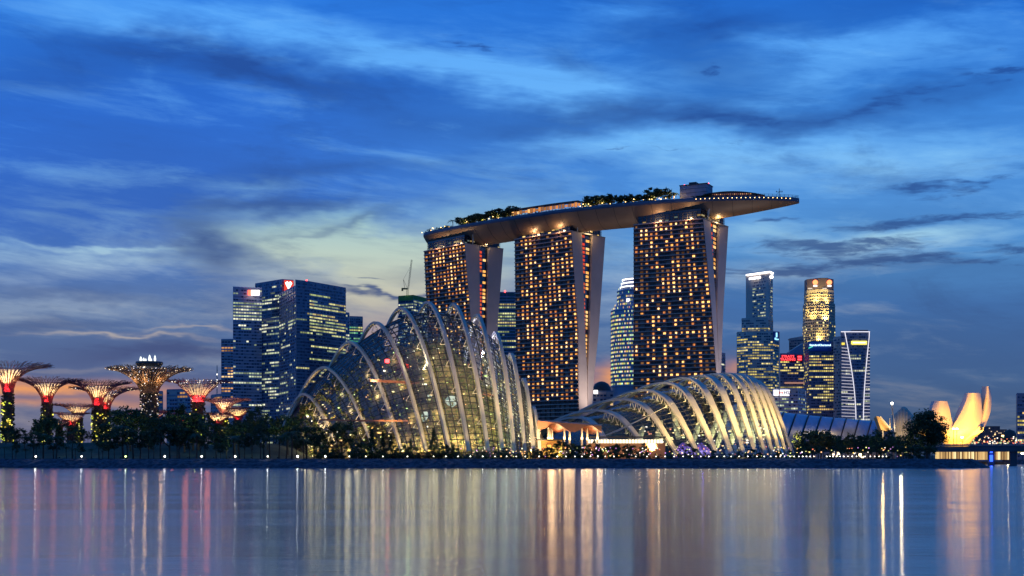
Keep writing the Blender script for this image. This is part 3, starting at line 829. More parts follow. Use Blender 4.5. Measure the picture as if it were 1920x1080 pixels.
    # crystal shaped lit openings in the mountain
    for (px, py, w, h) in ((847, 752, 7.5, 6.5), (815, 757, 4, 5), (799, 782, 7, 6), (823, 781, 5, 6), (850, 783, 4, 6), (806, 744, 4, 2.5)):
        c = at(px, py, 486 if px > 830 else 489); b = MB(); k = 7
        ring = [c + V((math.cos(2 * PI * j / k + .3) * w / 2 * lr.uniform(.8, 1.1) * .5 * 2 / 1.5, 0, math.sin(2 * PI * j / k + .3) * h / 2 * .75)) for j in range(k)]
        for j in range(k): b.face([ring[j], ring[(j + 1) % k], c + V((0, -1.2, .3))], g=lr.choice(((.5, .6, .5), (.8, .85, .7), (.28, .36, .3))))
        b.face(ring[::-1], g=(.2, .2, .2)); b.build('crystal_window', GLOW, M)
    b = MB(); b.box(at(726, 677, 494), (1.3, 1.0, 1.3), .5); b.build('red_marker', REDL, M)
    # light inside the house
    for k, (gn, ga, gf) in enumerate(secs[1:-1]):
        dr = V((gf.x - gn.x, gf.y - gn.y, 0)).normalized(); nx = secs[min(k + 2, len(secs) - 2)][0]
        cc = (1, .74, .34) if k < 8 else (1, .88, .55)
        for base_ in (gn, (gn + nx) / 2):
            p = base_ + dr * 3.0 + V((0, 0, 1.6)); tg = base_.lerp(ga, .55) + dr * 4.5
            lamp('SPOT', p, 10000 if k < 8 else 6000, cc, T, target=tg, size=.6, angle=120, blend=1, name='house_light')
        if k % 1 == 0:
            arc = arch_tall(gn, ga, gf, 48)
            for j in (5, 10, 15):
                q = arc[j]; mid = (gn + gf) / 2; p = V((mid.x + (q.x - mid.x) * .93, mid.y + (q.y - mid.y) * .93, 3.2 + (q.z - 3.2) * .94))
                lamp('POINT', p, (1250, 1400, 700)[(j // 5) - 1] * (1 if k < 8 else .6), (1, .76, .38) if k < 8 else (.95, .9, .6), T, size=2.2, name='house_light')
    for (px, py, D, pw, cc) in ((905, 660, 496, 14000, (.55, .55, 1)), (922, 720, 496, 12000, (.6, .6, 1)), (700, 720, 492, 6000, (1, .8, .45)), (790, 690, 486, 9000, (1, .85, .55))):
        p = at(px, py, D); lamp('SPOT', p, pw, cc, T, target=p + V((0, 6, 5)), size=1, angle=150, blend=1, name='house_light')
    # slender inner columns on the right
    for px in (862, 895, 917, 960):
        b = MB(); p = at(px, 848, 500); q = at(px - 14, 745, 506); b.tube([p, (p + q) / 2, q], [.8, .6, .4], 8); b.build('inner_column', STEELW, T)
tall_dome()

# ---- low dome
LOW = [((1150, 556, 847), (1078, 783)), ((1219, 550, 848), (1112, 770)), ((1272, 547, 851), (1160, 749)), ((1311, 546, 851), (1203, 732)), ((1346, 546, 852), (1240, 718.5)),
       ((1374, 548, 853), (1277, 709.5)), ((1397, 551, 853), (1312, 704.5)), ((1418, 555, 853), (1337, 702)), ((1436, 560, 852), (1357, 701)), ((1451, 566, 852), (1371, 701.5)),
       ((1464, 573, 851), (1381, 703)), ((1476, 581, 851), (1389, 706)), ((1487, 590, 850), (1397, 711))]
def low_dome():
    T = thing('glass_conservatory', 'low wide glass dome under cream floodlit ribs fanning right', 'conservatory', V((90, 585, 3.2)), 'glass conservatories by the water')
    secs = []
    for i, (n, a) in enumerate(LOW):
        N_ = at(n[0], n[2], n[1]); N_.z = max(N_.z, 4.5)
        DA = n[1] + 40; X_A = (a[0] - 960) / F * DA
        Fx = V((N_.x + (X_A - N_.x) / .40, n[1] + 100, 4.0)); Z = (HY - a[1]) / F * DA + CH
        A_ = V((X_A, DA, Z))
        pl = V((Fx.x - N_.x, Fx.y - N_.y, 0)).normalized(); side = V((-pl.y, pl.x, 0))
        pts = arch_low(N_, A_, Fx, 56); o = MB(); o.sweep(pts, side, [(1.7 if i < 8 else 1.4) + (1.2 if i < 7 else .5) * min(1, k / 14) for k in range(57)], .9); rb = sub(o.build('rib', STEELW, T), T)
        gn = N_ + pl * 2.6; gn.z = 3.2; gf = Fx - pl * 2; gf.z = 3.2; ga = A_ - V((0, 0, 3.6)); secs.append((gn, ga, gf))
        g = arch_low(gn, ga, gf, 56); s = MB(); last = None
        for k in range(6, 23, 2):
            p = pts[k]; q = g[k] if k < 24 else g[k]
            if last is not None: s.beam(last, p, .2, .2)
            s.beam(p, q, .22, .22); last = q if k < 21 else None
            s.beam(q - side * 1.1, q + side * 1.1, .22, .22)
        s.build('strut', STEELW, rb, kind='stuff')
        lp = N_ + V((0, -3.5, -.6)) - pl * 2.5
        lamp('SPOT', lp, 13000, (1, .66, .18), T, target=pts[11], size=.35, angle=62, blend=.9, name='rib_uplight')
        lamp('SPOT', lp + V((0, -10, 1)), 150000, (1, .66, .22), T, target=pts[17], size=.5, angle=44, blend=.9, name='rib_uplight')
    def mk(dx_, dy_, i, k):
        n, a, f = secs[i]; c = (n + f) / 2
        return (c + (n - c) * k + V((dx_, dy_, 0)), V((a.x + dx_, a.y + dy_, 3.2 + (a.z - 3.2) * k * .8)), c + (f - c) * k + V((dx_, dy_, 0)))
    pre = mk(-9, 8, 0, .72); post = (secs[-1][0] + V((2.5, 8, 0)), secs[-1][1] + V((1.5, 6, -7)), secs[-1][2] + V((2, 0, 0)))
    secs = [pre] + secs + [post]
    for s in secs:
        s[0].z = 3.2; s[2].z = 3.2
    G = skin(T, secs, arch_low, 36, 46, th=.2)
    # stays from the ribs to the eaves
    st = MB()
    for k in range(7):
        a = at(1120 + k * 6, 822 - k * 2, 553); q = at(1190 + k * 12, 792 - k * 6, 556); st.beam(a, q, .16)
    st.build('stay_cable', STEELW, T, kind='stuff')
    cm = mat('inner_column_paint', (.42, .46, .34), .6, scale=.2)
    for (p0, y0, p1, y1) in ((1232, 822, 1240, 790), (1272, 822, 1262, 770), (1300, 828, 1316, 778), (1328, 830, 1352, 770), (1344, 838, 1366, 760), (1370, 832, 1388, 770), (1386, 828, 1398, 764), (1412, 838, 1410, 760), (1200, 822, 1206, 800)):
        b = MB(); a, q = at(p0, y0, 575), at(p1, y1, 582); b.tube([a, (a + q) / 2, q], [1.2, 1.3, .8], 8); b.build('inner_column', cm, T)
    for k, (gn, ga, gf) in enumerate(secs[2:10]):
        dr = V((gf.x - gn.x, gf.y - gn.y, 0)).normalized(); p = gn + dr * 6 + V((0, 0, 1.8))
        lamp('SPOT', p, 16000, (1, .86, .5), T, target=p + dr * 8 + V((0, 0, 9)), size=.8, angle=120, blend=1, name='house_light')
    b = MB(); lr = random.Random(9)
    for _ in range(90):
        p = at(lr.uniform(1200, 1440), lr.uniform(800, 845), lr.uniform(562, 590)); s = lr.choice((.3, .4, .6)); b.box(p, (s * lr.choice((1, 2)), s, s), g=lr.choice(((2, 1.5, .7), (1.5, 1.6, .8), (2.5, 2.2, 1.8), (1.4, .5, .3))))
    b.build('sparkle_lights', GLOW, T, kind='stuff')
    # the two blue lit marquees inside
    bm_ = mat('blue_marquee_cloth', (.05, .03, .28), .6, scale=.5)
    for i, (px, w) in enumerate(((1282, 9), (1316, 8))):
        c = atz(px, 561, 3.2); t = thing('marquee', ('left blue lit marquee between the rib feet of the low dome', 'right violet lit marquee between the rib feet of the low dome')[i], 'marquee', c, 'blue marquees inside the low dome')
        b = MB(); b.prism([(c.x - w / 2, c.y), (c.x + w / 2, c.y), (c.x + w / 2, c.y + 6), (c.x - w / 2, c.y + 6)], 3.2, 7); b.build('cloth_wall', bm_, t)
        b = MB(); q = [V((c.x - w / 2, c.y, 7)), V((c.x + w / 2, c.y, 7)), V((c.x + w / 2, c.y + 6, 7)), V((c.x - w / 2, c.y + 6, 7))]; ap = V((c.x, c.y + 3, 10.5))
        for k in range(4): b.face([q[k], q[(k + 1) % 4], ap])
        b.build('cloth_roof', bm_, t); lamp('POINT', c + V((0, -3, 3)), 300, (.25, .2, 1), t, size=.5)
low_dome()

# ---- bronze canopy and frontage between the domes
def canopy():
    c = atz(1068, 520, 3.2); T = thing('canopy_pavilion', 'bronze wavy canopy on lit columns between the two domes', 'canopy', c)
    mm = mat('bronze_soffit', (.33, .13, .07), .45, .3, scale=.2); b = MB(); G = []; G2 = []
    for i in range(33):
        px = 1008 + (1128 - 1008) * i / 32; row = []; r2 = []
        for j in range(9):
            D = 512 + 3.2 * j; zc = (HY - 790 + (px - 1050) * .0) / F * 520 + CH; z = 17.0 - (px - 1008) * .012 + 1.5 * math.sin(px * .098 + j * .35) - abs(j - 4) * .25
            p = atz(px, D, z); row.append(p); r2.append(V((p.x, p.y, 19.0 - (px - 1008) * .016 - .05 * (j - 4) ** 2)))
        G.append(row); G2.append(r2)
    b.grid(G); b.grid(G2)
    for R_ in (G, G2): pass
    for i in range(32):
        b.face([G[i][0], G[i + 1][0], G2[i + 1][0], G2[i][0]]); b.face([G[i][8], G[i + 1][8], G2[i + 1][8], G2[i][8]])
    b.face([p for p in G[-1]] + [p for p in G2[-1][::-1]]); b.face([p for p in G[0]] + [p for p in G2[0][::-1]])
    b.build('canopy_roof', mm, T, smooth=False)
    for px, D in ((1058, 516), (1068, 530), (1091, 516), (1101, 528), (1120, 516), (1031, 530), (1035, 534), (1028, 516)):
        b = MB(); p = atz(px, D, 3.2); b.tube([p, p + V((0, 0, 12.5))], [.45, .35], 8); cl = sub(b.build('column', STEELW, T), T)
        b = MB(); b.box(p + V((0, -.7, 8.2)), (.7, .5, .9)); b.build('column_lamp', WARM, cl)
        lamp('POINT', p + V((.9, -1.2, 9.0)), 1100, (1, .55, .25), T, size=1.3, name='column_light')
    # lit frontage under the trees: white glass band and orange doorway
    c = atz(1175, 540, 3.2); S = thing('restaurant_frontage', 'low frontage with a long glowing white glass band beneath the low dome', 'restaurant', c)
    wm = emis('frontage_glass', (1, .86, .62), 1.7)
    x = 1102
    while x < 1243:
        a, q = at(x, 824, 538), at(x + 4.9, 831, 538); b = MB(); b.box(((a.x + q.x) / 2, 538, (a.z + q.z) / 2), (abs(q.x - a.x), .2, abs(a.z - q.z))); b.build('lit_window', wm, S); x += 5.9
    a, q = at(1100, 821, 538), at(1248, 821, 538); b = MB(); b.box(((a.x + q.x) / 2, 540, a.z + .35), (q.x - a.x, 6, .5)); b.build('roof', STEELD, S)
    b = MB(); b.box(((a.x + q.x) / 2, 541, 6.5), (q.x - a.x, 4, 6.6)); b.build('wall', mat('frontage_timber', (.3, .16, .08), .6, scale=.4), S)
    for px in (1120, 1160, 1200, 1235): lamp('POINT', atz(px, 534, 7), 420, (1, .55, .25), S, size=.4)
    c = atz(1030, 510, 3.2); S = thing('lit_doorway', 'orange glowing timber hall at the foot of the tall dome', 'hall', c)
    tm = mat('amber_timber', (.5, .26, .08), .5, scale=.5, var=.4); b = MB(); b.box(c + V((0, 3, 3.6)), (10.5, 4, 7.2)); b.build('wall', tm, S)
    b = MB(); b.box(c + V((0, 2.4, 7.5)), (11.5, 6.5, .5)); b.build('roof', STEELD, S)
    for k in range(5):
        b = MB(); b.box(c + V((-4.2 + 2.1 * k, .8, 3.0)), (1.5, .2, R.uniform(3.6, 5.2))); b.build('lit_window', emis('amber_panel_%d' % k, (1, .45 + .05 * k, .1), .9 + .3 * (k % 3)), S)
    lamp('POINT', c + V((-2, -3, 4)), 900, (1, .5, .15), S, size=.4); lamp('POINT', c + V((4, -3, 3)), 600, (1, .55, .2), S, size=.4)
canopy()

# ================================================================== SUPERTREES
def supertree(label, px, D, y_rim, y_neck, half, neck_half, seed, red=1.0, warm=1.0, dots=0, y_in=None, trunk=True, big=False, group='steel tree towers'):
    rr = random.Random(seed); k = D / F
    zr = (HY - y_rim) * k + CH; zn = (HY - y_neck) * k + CH; R0 = neck_half * k; Rm = half * k; X0 = (px - 960) * k
    base = V((X0, D, 3.2)); T = thing('steel_tree_tower', label, 'tree tower', base, group)
    br_m = mat('purple_branch_steel', (.17, .07, .09), .5, .2, scale=.3) if not big else mat('bronze_branch_steel', (.24, .17, .11), .5, .2, scale=.3)
    H = zr - zn
    def P(t, a):      # branch line: up out of the neck then flaring flat
        r = R0 + (Rm - R0) * (t ** (2.0 if not big else 1.55)); z = zn + H * (1 - max(0, 1 - t) ** 1.75)
        return V((X0 + r * math.cos(a), D + r * math.sin(a), z))
    b = MB(); n0 = 30 if half > 40 else 22; th = .12 if D < 720 else .14
    if big: th = .18; n0 = 40
    for i in range(n0):
        a = 2 * PI * i / n0; da = 2 * PI / n0
        last = P(0, a)
        for s in range(1, 6): q = P(s / 10, a); b.beam(last, q, th * 2.4, th * 2.4, caps=False); last = q
        for sg in (-1, 1):
            l2 = last
            for s in range(6, 8): q = P(s / 10, a + sg * da * .25 * (s - 5) / 2 ); b.beam(l2, q, th * 1.7, th * 1.7, caps=False); l2 = q
            for s2 in (-1, 0, 1):
                l3 = l2; aa = a + sg * da * .25; ext = rr.uniform(.92, 1.02)
                for s in (8, 9, 10):
                    q = P(s / 10 * ext if s == 10 else s / 10, aa + s2 * da * .22 * (s - 7) / 3 + rr.uniform(-.01, .01)); q.z += (s - 7) * rr.uniform(-.1, .45) * (Rm / 20)
                    b.beam(l3, q, th * 1.15, th * 1.15, caps=False); l3 = q
    for t in (.12, .3, .5, .68, .82):
        n = 40
        for i in range(n): b.beam(P(t, 2 * PI * i / n), P(t, 2 * PI * (i + 1) / n), th * 1.1, th * 1.1, caps=False)
    b.build('branches', br_m, T, kind='stuff')
    # inner funnel of pale ribs and skin, lit from inside
    ff = bpy.data.materials.get('funnel_skin')
    if not ff:
        ff = bpy.data.materials.new('funnel_skin'); ff.use_nodes = True; t = ff.node_tree; bs = t.nodes['Principled BSDF']; bs.inputs['Base Color'].default_value = (.7, .62, .5, 1); bs.inputs['Roughness'].default_value = .6
        tl = t.nodes.new('ShaderNodeBsdfTranslucent'); tl.inputs[0].default_value = (.8, .7, .55, 1); mx = t.nodes.new('ShaderNodeMixShader'); mx.inputs[0].default_value = .75
        t.links.new(bs.outputs[0], mx.inputs[1]); t.links.new(tl.outputs[0], mx.inputs[2]); t.links.new(mx.outputs[0], t.nodes['Material Output'].inputs[0])
    yi = y_in if y_in else y_rim + (y_neck - y_rim) * .16
    zi = (HY - yi) * k + CH; Ri = R0 * (3.0 if not big else 1.9)
    def Q(t): return (R0 * .82 + (Ri - R0 * .82) * t ** 1.7, zn - 3.2 + (zi - zn) * t - 0)
    if not big:
        b = MB(); b.lathe(base, [Q(t / 10) for t in range(11)], 32); b.build('funnel', ff, T, smooth=True)
        rb_, zb_ = Q(.40); b = MB(); b.lathe(base, [(0, zb_), (rb_ * .98, zb_), (rb_ * .98, zb_ + .3), (0, zb_ + .3)], 24); b.build('light_baffle', STEELD, T)  # unseen baffle added to keep red light below and warm light above
        b = MB()
        for i in range(26):
            a = 2 * PI * i / 26
            for s in range(8):
                r1, z1 = Q(s / 8); r2, z2 = Q((s + 1) / 8); r1 += .14; r2 += .14
                b.beam(base + V((r1 * math.cos(a), r1 * math.sin(a), z1)), base + V((r2 * math.cos(a), r2 * math.sin(a), z2)), .18, .28, caps=False)
        b.build('funnel_rib', br_m, T, kind='stuff')
        c = base.copy(); s_ = (R0 / 2.3) ** 2 
        c.z = zn + (zi - zn) * .14; lamp('POINT', c, 2600 * s_ * red, (1, .02, .03), T, size=R0 * .3)
        c = base.copy(); c.z = zn + (zi - zn) * .72; lamp('POINT', c, 4300 * s_ * warm, (1, .68, .30), T, size=R0 * .5)
        # ring lamps washing the branches from outside the funnel
        for a in (-PI / 2 - .9, -PI / 2 + .9):
            c = base + V((math.cos(a) * R0 * 2.2, math.sin(a) * R0 * 2.2, 0)); c.z = zn + (zi - zn) * .25; lamp('POINT', c, 300 * s_ * red, (1, .2, .08), T, size=1.6)
    else:
        b = MB(); b.lathe(base, [(R0 * .9, zn - 3.2), (R0 * 1.25, zn - 3.2 + H * .4), (R0 * 1.9, zn - 3.2 + H * .62), (R0 * 2.1, zr - 3.2)], 32); b.build('core', mat('core_cladding', (.09, .07, .06), .6, scale=.3), T, smooth=True)
        for a in (-2.4, -1.57, -.7):
            c = base + V((math.cos(a) * R0 * 2.2, math.sin(a) * R0 * 2.2, zn - 3.2 + H * .45)); lamp('POINT', c, 800, (1, .55, .25), T, size=.6)
    # planted trunk
    gv = leafmat('trunk_planting', (.03, .05, .018), (.05, .07, .02)) if not bpy.data.materials.get('trunk_planting') else bpy.data.materials['trunk_planting']
    b = MB(); b.tube([base, base + V((0, 0, (zn - 3.2) * .5)), V((X0, D, zn + .3))], [R0 * 1.1, R0 * .95, R0 * .88], 16); b.build('trunk', mat('trunk_shell', (.05, .045, .04), .8, scale=.5) if not bpy.data.materials.get('trunk_shell') else bpy.data.materials['trunk_shell'], T)
    b = MB(); lt = MB(); hz = zn - 3.2
    for _ in range(700 if half > 40 else 250):
        a = rr.uniform(0, 2 * PI); z = rr.uniform(0, hz); r = R0 * (1.02 + .12 * (1 - z / hz)) + rr.uniform(0, .35)
        c = base + V((r * math.cos(a), r * math.sin(a), z)); s = rr.uniform(.35, .8); u = V((rr.uniform(-1, 1), rr.uniform(-1, 1), rr.uniform(-1, 1))).normalized() * s; w = u.orthogonal().normalized() * s * .6
        b.face([c - u, c + w, c + u, c - w])
    b.build('planting', gv, T, kind='stuff')
    if half > 40 and not big:
        for _ in range(75):
            a = rr.uniform(-PI, 0); z = hz * rr.uniform(.0, .9) ** 1.3; r = R0 * 1.25; c = base + V((r * math.cos(a), r * math.sin(a), z)); s = rr.choice((.28, .4, .55))
            lt.box(c, (s, s, s), rr.uniform(0, 1), g=rr.choice(((1.5, 1.5, .15), (.8, 1.0, .1), (2.2, 2.0, .6), (1.2, .9, .1))))
        lt.build('trunk_lights', GLOW, T, kind='stuff')
        for zz in (.15, .5): lamp('POINT', base + V((0, -R0 * 2.6, hz * zz)), 260, (.9, 1, .2), T, size=.5)
    if dots:
        lt = MB()
        for _ in range(dots):
            t = rr.random() ** (.7); a = rr.uniform(-PI, PI) ; c = P(t, a)
            if big and rr.random() < .45: z = rr.uniform(0, zn); c = base + V((R0 * 1.1 * math.cos(a), R0 * 1.1 * math.sin(a), (zn - 3.2) * rr.random()))
            s = rr.choice((.16, .2, .3)) if big else .28; lt.box(c + V((0, -.2, 0)), (s, s, s), g=rr.choice(((2.4, 2.2, 2), (1.6, 1.3, .9), (2.6, 1.9, 1.2), (1.2, 1.2, 1.5))))
        lt.build('fairy_lights', GLOW, T, kind='stuff')
    if big:
        zt = zr - 3.2 + 1.2; b = MB(); b.lathe(base, [(0, zt + 2.6), (6.4, zt + 2.6), (6.6, zt + 1.6), (5.2, zt), (0, zt)], 28); b.build('top_deck', STEELD, T)
        b = MB(); b.lathe(base, [(5.4, zt - 4.3), (5.5, zt - 3.2), (0, zt - 3.1)], 24); b.build('lit_gallery', emis('gallery_glass', (.8, .85, 1), 1.3), T)
        for dx_, hh, ww in ((-3.6, 2.6, 1.4), (-2.2, 2.0, 1.2), (-1.2, 1.6, 1.0), (.7, 3.4, 1.5), (3.3, 3.2, 1.2), (1.5, 1.6, .8)):
            b = MB(); b.lathe(base + V((dx_, -2, zt + 2.6)), [(0, 0), (ww * .35, .05), (ww * .5, hh * .35), (ww * .28, hh * .8), (0, hh)], 10); b.build('white_lantern', emis('lantern_%.1f' % dx_, (.9, 1, 1), 1.4), T)
    return T
ST = [('large tree tower cut by the left frame edge, brightest red neck', 15, 600, 686, 737, 82, 9.5, 1.2, 1.2, 0),
      ('second large tree tower from the left, cream funnel over red neck', 88, 615, 713, 757, 66, 9, 1.2, 1.0, 0),
      ('third large tree tower, red neck, directly left of the tallest one', 183, 625, 718, 761, 64, 9, 1.4, .9, 0),
      ('dim tree tower half hidden behind the third large tree tower', 198, 668, 729, 768, 66, 8.5, .9, .5, 60),
      ('orange red tree tower with scattered white sparks right of the tallest', 371, 648, 716, 755, 60, 12, 1.6, .45, 150)]
for i, (lb, px, D, yr, yn, hf, nh, rd, wm_, dt) in enumerate(ST): supertree(lb, px, D, yr, yn, hf, nh, 20 + i, rd, wm_, dt)
supertree('tallest tree tower with white lanterns on its round top deck', 280, 640, 693, 738, 80, 15.5, 40, dots=460, big=True)
SM = [('small amber tree tower just right of the second large one', 146, 760, 760, 782, 47, 8, .3, 1.1), ('lower small amber tree tower beside the second large one', 133, 740, 775, 798, 36, 8, .6, .9),
      ('smallest reddish tree tower low beside the second large trunk', 111, 730, 788, 806, 24, 6, 1.0, .5), ('low reddish tree tower left of the tallest trunk', 240, 760, 774, 795, 42, 7, 1.6, .2),
      ('low orange red tree tower right behind the tallest trunk', 284, 780, 771, 793, 48, 8, 1.6, .4), ('low red tree tower between the tallest and the orange one', 340, 770, 776, 794, 36, 8, 1.8, .2),
      ('amber tree tower in front of the office block foot', 420, 700, 750, 778, 50, 7, .5, 1.5), ('low cream tree tower under the amber one', 408, 690, 775, 796, 30, 8, .2, 1.2), ('small cream tree tower right of the amber one', 446, 690, 765, 788, 26, 7, .3, 1.2)]
for i, (lb, px, D, yr, yn, hf, nh, rd, wm_) in enumerate(SM): supertree(lb, px, D, yr, yn, hf, nh, 60 + i, rd, wm_, 0, group='small tree towers')
# ================================================================== OFFICE TOWERS
OGL = mat('office_dark_glass', (.03, .05, .12), .25, scale=.3, var=.4)
PAL = {'office': ((.75, .85, .55), (.95, 1.0, .7), (.45, .55, .35), (1.2, 1.2, .85), (.3, .38, .28)),
       'yellow': ((1.2, .95, .25), (.8, .65, .2), (1.5, 1.25, .5), (.5, .42, .15), (.9, .6, .2)),
       'green': ((.6, .7, .3), (.9, .92, .42), (.35, .45, .28), (1.0, .95, .4), (.75, .6, .25)),
       'warm': ((1.1, .55, .2), (.8, .4, .15), (1.3, .9, .4), (.5, .25, .1)),
       'jade': ((.1, .5, .3), (.3, .7, .35), (.9, .9, .3))}
GL_BLUE = mat('blue_curtain_wall', (.25, .265, .35), .3, .1, scale=.03, var=.2, spec=.7)
GL_DEEP = mat('deep_blue_curtain_wall', (.15, .165, .24), .3, .1, scale=.03, var=.3, spec=.7)
GREYW = mat('grey_stone_wall', (.58, .49, .42), .7, scale=.05)
MAUVE = mat('mauve_wall', (.56, .41, .38), .7, scale=.05)
CREAM = mat('cream_stone_wall', (.5, .42, .32), .7, scale=.05)
BAND = mat('spandrel_band', (.22, .25, .34), .5, .2, scale=.1)
BANDL = mat('pale_spandrel_band', (.42, .46, .58), .5, scale=.1)
def office(label, D0, chain, fh=4.2, bay=3.2, lit=.35, pal='office', wall=None, band=None, depth=30, seed=1, bands=(), cat='office tower', floors_frac=.6, run=3, zbot=3.2, dark=None, group=None, dim=1.0, fins=True, name='office_tower', faces=None, ledge=.5, xr=(0, 1)):
    rr = random.Random(seed); Z = (HY - chain[0][1]) / F * D0 + CH
    pts = []
    for px, y in chain:
        D = (Z - CH) * F / (HY - y); pts.append(V(((px - 960) / F * D, D, 0)))
    p0, p1 = pts[0], pts[-1]
    cx = (p0 + p1) / 2; T = thing(name, label, cat, V((cx.x, cx.y + depth / 2, zbot)), group)
    poly = [p.xy for p in pts] + [(p1.x * (1 + depth / p1.y * .9), p1.y + depth), (p0.x * (1 + depth / p0.y * .9), p0.y + depth)]
    b = MB(); b.prism(poly, zbot, Z); b.build('wall', wall or GL_BLUE, T)
    b = MB(); c = sum((V((q[0], q[1], 0)) for q in poly), V((0, 0, 0))) / len(poly)
    b.prism([(c.x + (q[0] - c.x) * 1.01, c.y + (q[1] - c.y) * 1.01) for q in poly], Z, Z + 1.3); b.build('roof', band or BAND, T)
    lb, wn, dk_, fn = MB(), MB(), MB(), MB(); nf = max(1, int((Z - zbot - 2) / fh)); cols = PAL[pal]
    for fi, (a, q) in enumerate(zip(pts, pts[1:])):
        d = q - a; L = d.length
        if L < 2: continue
        d.normalize(); n = V((d.y, -d.x, 0)); an = math.atan2(d.y, d.x); nb = max(1, int(L / bay)); bw = L / nb
        lf = lit if faces is None else lit * faces[fi]
        if n.y > .2: n = -n
        for k in range(nf):
            z = Z - 1.5 - (k + .5) * fh; y = HY - (z - CH) * F / ((a.y + q.y) / 2); pf = lf
            for (ya, yb, pv) in bands:
                if ya <= y <= yb: pf = pv * (1 if faces is None else faces[fi])
            pf *= rr.choice((.35, .7, 1, 1.3, 1.6)) if pf < .8 else 1
            lb.beam(a + n * ledge * .5 + V((0, 0, z - fh * .5)), q + n * ledge * .5 + V((0, 0, z - fh * .5)), ledge, fh * (1 - floors_frac) * .8, side=n, caps=False)
            on = rr.random() < pf; g = rr.choice(cols); j = 0
            while j < nb:
                if not xr[0] <= (j + .5) / nb <= xr[1]: j += 1; continue
                if rr.random() < 1 / run: on = rr.random() < pf; g = rr.choice(cols)
                c = a + d * ((j + .5) * bw) + n * .12 + V((0, 0, z + fh * .06))
                if on:
                    vv = rr.uniform(.3, 1.05) * dim; gg = tuple(x * vv for x in g); wn.box(c, (bw * .8, .1, fh * floors_frac * .8), an, g=gg)
                elif rr.random() < .55: dk_.box(c, (bw * .8, .1, fh * floors_frac * .8), an)
                j += 1
        if fins:
            for j in range(0, nb + 1, 4):
                c = a + d * (j * bw) + n * .3; fn.beam(c + V((0, 0, zbot)), c + V((0, 0, Z)), .35, .5, side=d, caps=False)
    lb.build('floor_bands', band or BAND, T, kind='stuff')
    if dk_.f: dk_.build('dark_windows', dark or OGL, T, kind='stuff')
    if wn.f: wn.build('lit_windows', GLOW, T, kind='stuff')
    if fn.f: fn.build('mullions', band or BAND, T, kind='stuff')
    T['zt'] = Z
    return T, pts, Z
def panel(T, name, p, w, h, m, an=0.0, off=1.2, t=.5, glow=None):
    b = MB(); b.box(p + V((math.sin(an) * off, -math.cos(an) * off, 0)), (w, t, h), an); return b.build(name, m, T)
def sign_text(T, txt, p, size, m, an=0.0, off=1.7, name='sign_lettering', ex=.12, sp=1.0):
    cu = bpy.data.curves.new(name, 'FONT'); cu.body = txt; cu.size = size; cu.extrude = ex; cu.offset = size * .015; cu.align_x = 'CENTER'; cu.align_y = 'CENTER'; cu.resolution_u = 2; cu.space_line = .85; cu.space_character = sp
    cu.materials.append(m); o = bpy.data.objects.new('text_source', cu); col.objects.link(o)
    me = bpy.data.meshes.new_from_object(o); bpy.data.objects.remove(o); o = bpy.data.objects.new(name, me); col.objects.link(o); o.parent = T
    o.location = p + V((math.sin(an) * off, -math.cos(an) * off, 0)) - parent_origin(T); o.rotation_euler = (PI / 2, 0, an); return o
# --- left cluster
B, bp, bz = office('tall office block second from the left with slanting roof line and small heart sign', 1800, [(479, 533), (529, 525), (550, 526.5)], lit=.12, bands=((555, 582, .75), (590, 640, .2), (700, 780, .35)), wall=GL_DEEP, seed=4, depth=40, faces=(1, .7))
p = at(541, 536.5, bp[1].y - 6); panel(B, 'red_sign_panel', p, 13, 15, emis('red_sign', (1, .08, .05), .9), .5)
b = MB(); pp = p + V((.5, -4, 0)); b.face([pp + V((-4.5, 0, 4)), pp + V((-1.5, 0, 6)), pp + V((.5, 0, 4.4)), pp + V((2.6, 0, 6)), pp + V((5, 0, 3.5)), pp + V((.2, 0, -6))][::-1])
b.face([pp + V((-4.5, .4, 4)), pp + V((-1.5, .4, 6)), pp + V((.5, .4, 4.4)), pp + V((2.6, .4, 6)), pp + V((5, .4, 3.5)), pp + V((.2, .4, -6))]); b.build('heart_emblem', WHITEL, B)
A, ap, az_ = office('broad blue office block at the cluster left end with glowing white and red sign', 1720, [(437, 539), (491, 541.5), (524, 534)][:2], lit=.16, run=4, bands=((550, 560, .3), (566, 600, .85), (602, 690, .08), (700, 712, .6), (716, 730, .55), (730, 760, .45)), wall=GL_BLUE, band=BANDL, seed=2, depth=38)
p = at(477, 549, ap[0].y - 2); panel(A, 'white_sign_panel', p + V((1.5, 0, 0)), 11, 6.8, emis('white_hot_sign', (1, .98, .93), 3.5)); panel(A, 'red_emblem_panel', p + V((-6.2, 0, 0)), 4.4, 7.0, emis('red_hot_sign', (1, .12, .06), 3))
office('dark narrow office block tucked right of the sign tower', 1735, [(491, 600), (524, 596)], lit=.3, run=3, bands=((600, 640, .25), (690, 790, .4)), wall=GL_DEEP, seed=12, depth=30)
office('reflective blue office wing leaning against the tallest pair', 1700, [(524, 552), (555, 536)], lit=.16, pal='office', bands=((604, 612, .8), (650, 660, .3), (708, 718, .6)), wall=GL_BLUE, seed=5, depth=26)
C, cp_, cz = office('tallest blue office block with green lit floors on its right face', 1690, [(554, 526), (580, 529), (648, 541)], lit=.22, run=6, bands=((526, 556, .0), (558, 566, .3), (568, 586, .8), (590, 628, .8), (630, 650, .1), (652, 760, .45)), wall=GL_DEEP, seed=6, depth=44, faces=(.35, 1.0), pal='green')
b = MB(); b.box(at(575, 526.5, cp_[1].y + 6), (1.6, 1.6, 2.4)); b.build('warning_light', REDL, C)
office('low step of the blue office block facing the ribbed dome', 1695, [(648, 587), (655, 588)], lit=.2, wall=GL_DEEP, seed=61, depth=30)
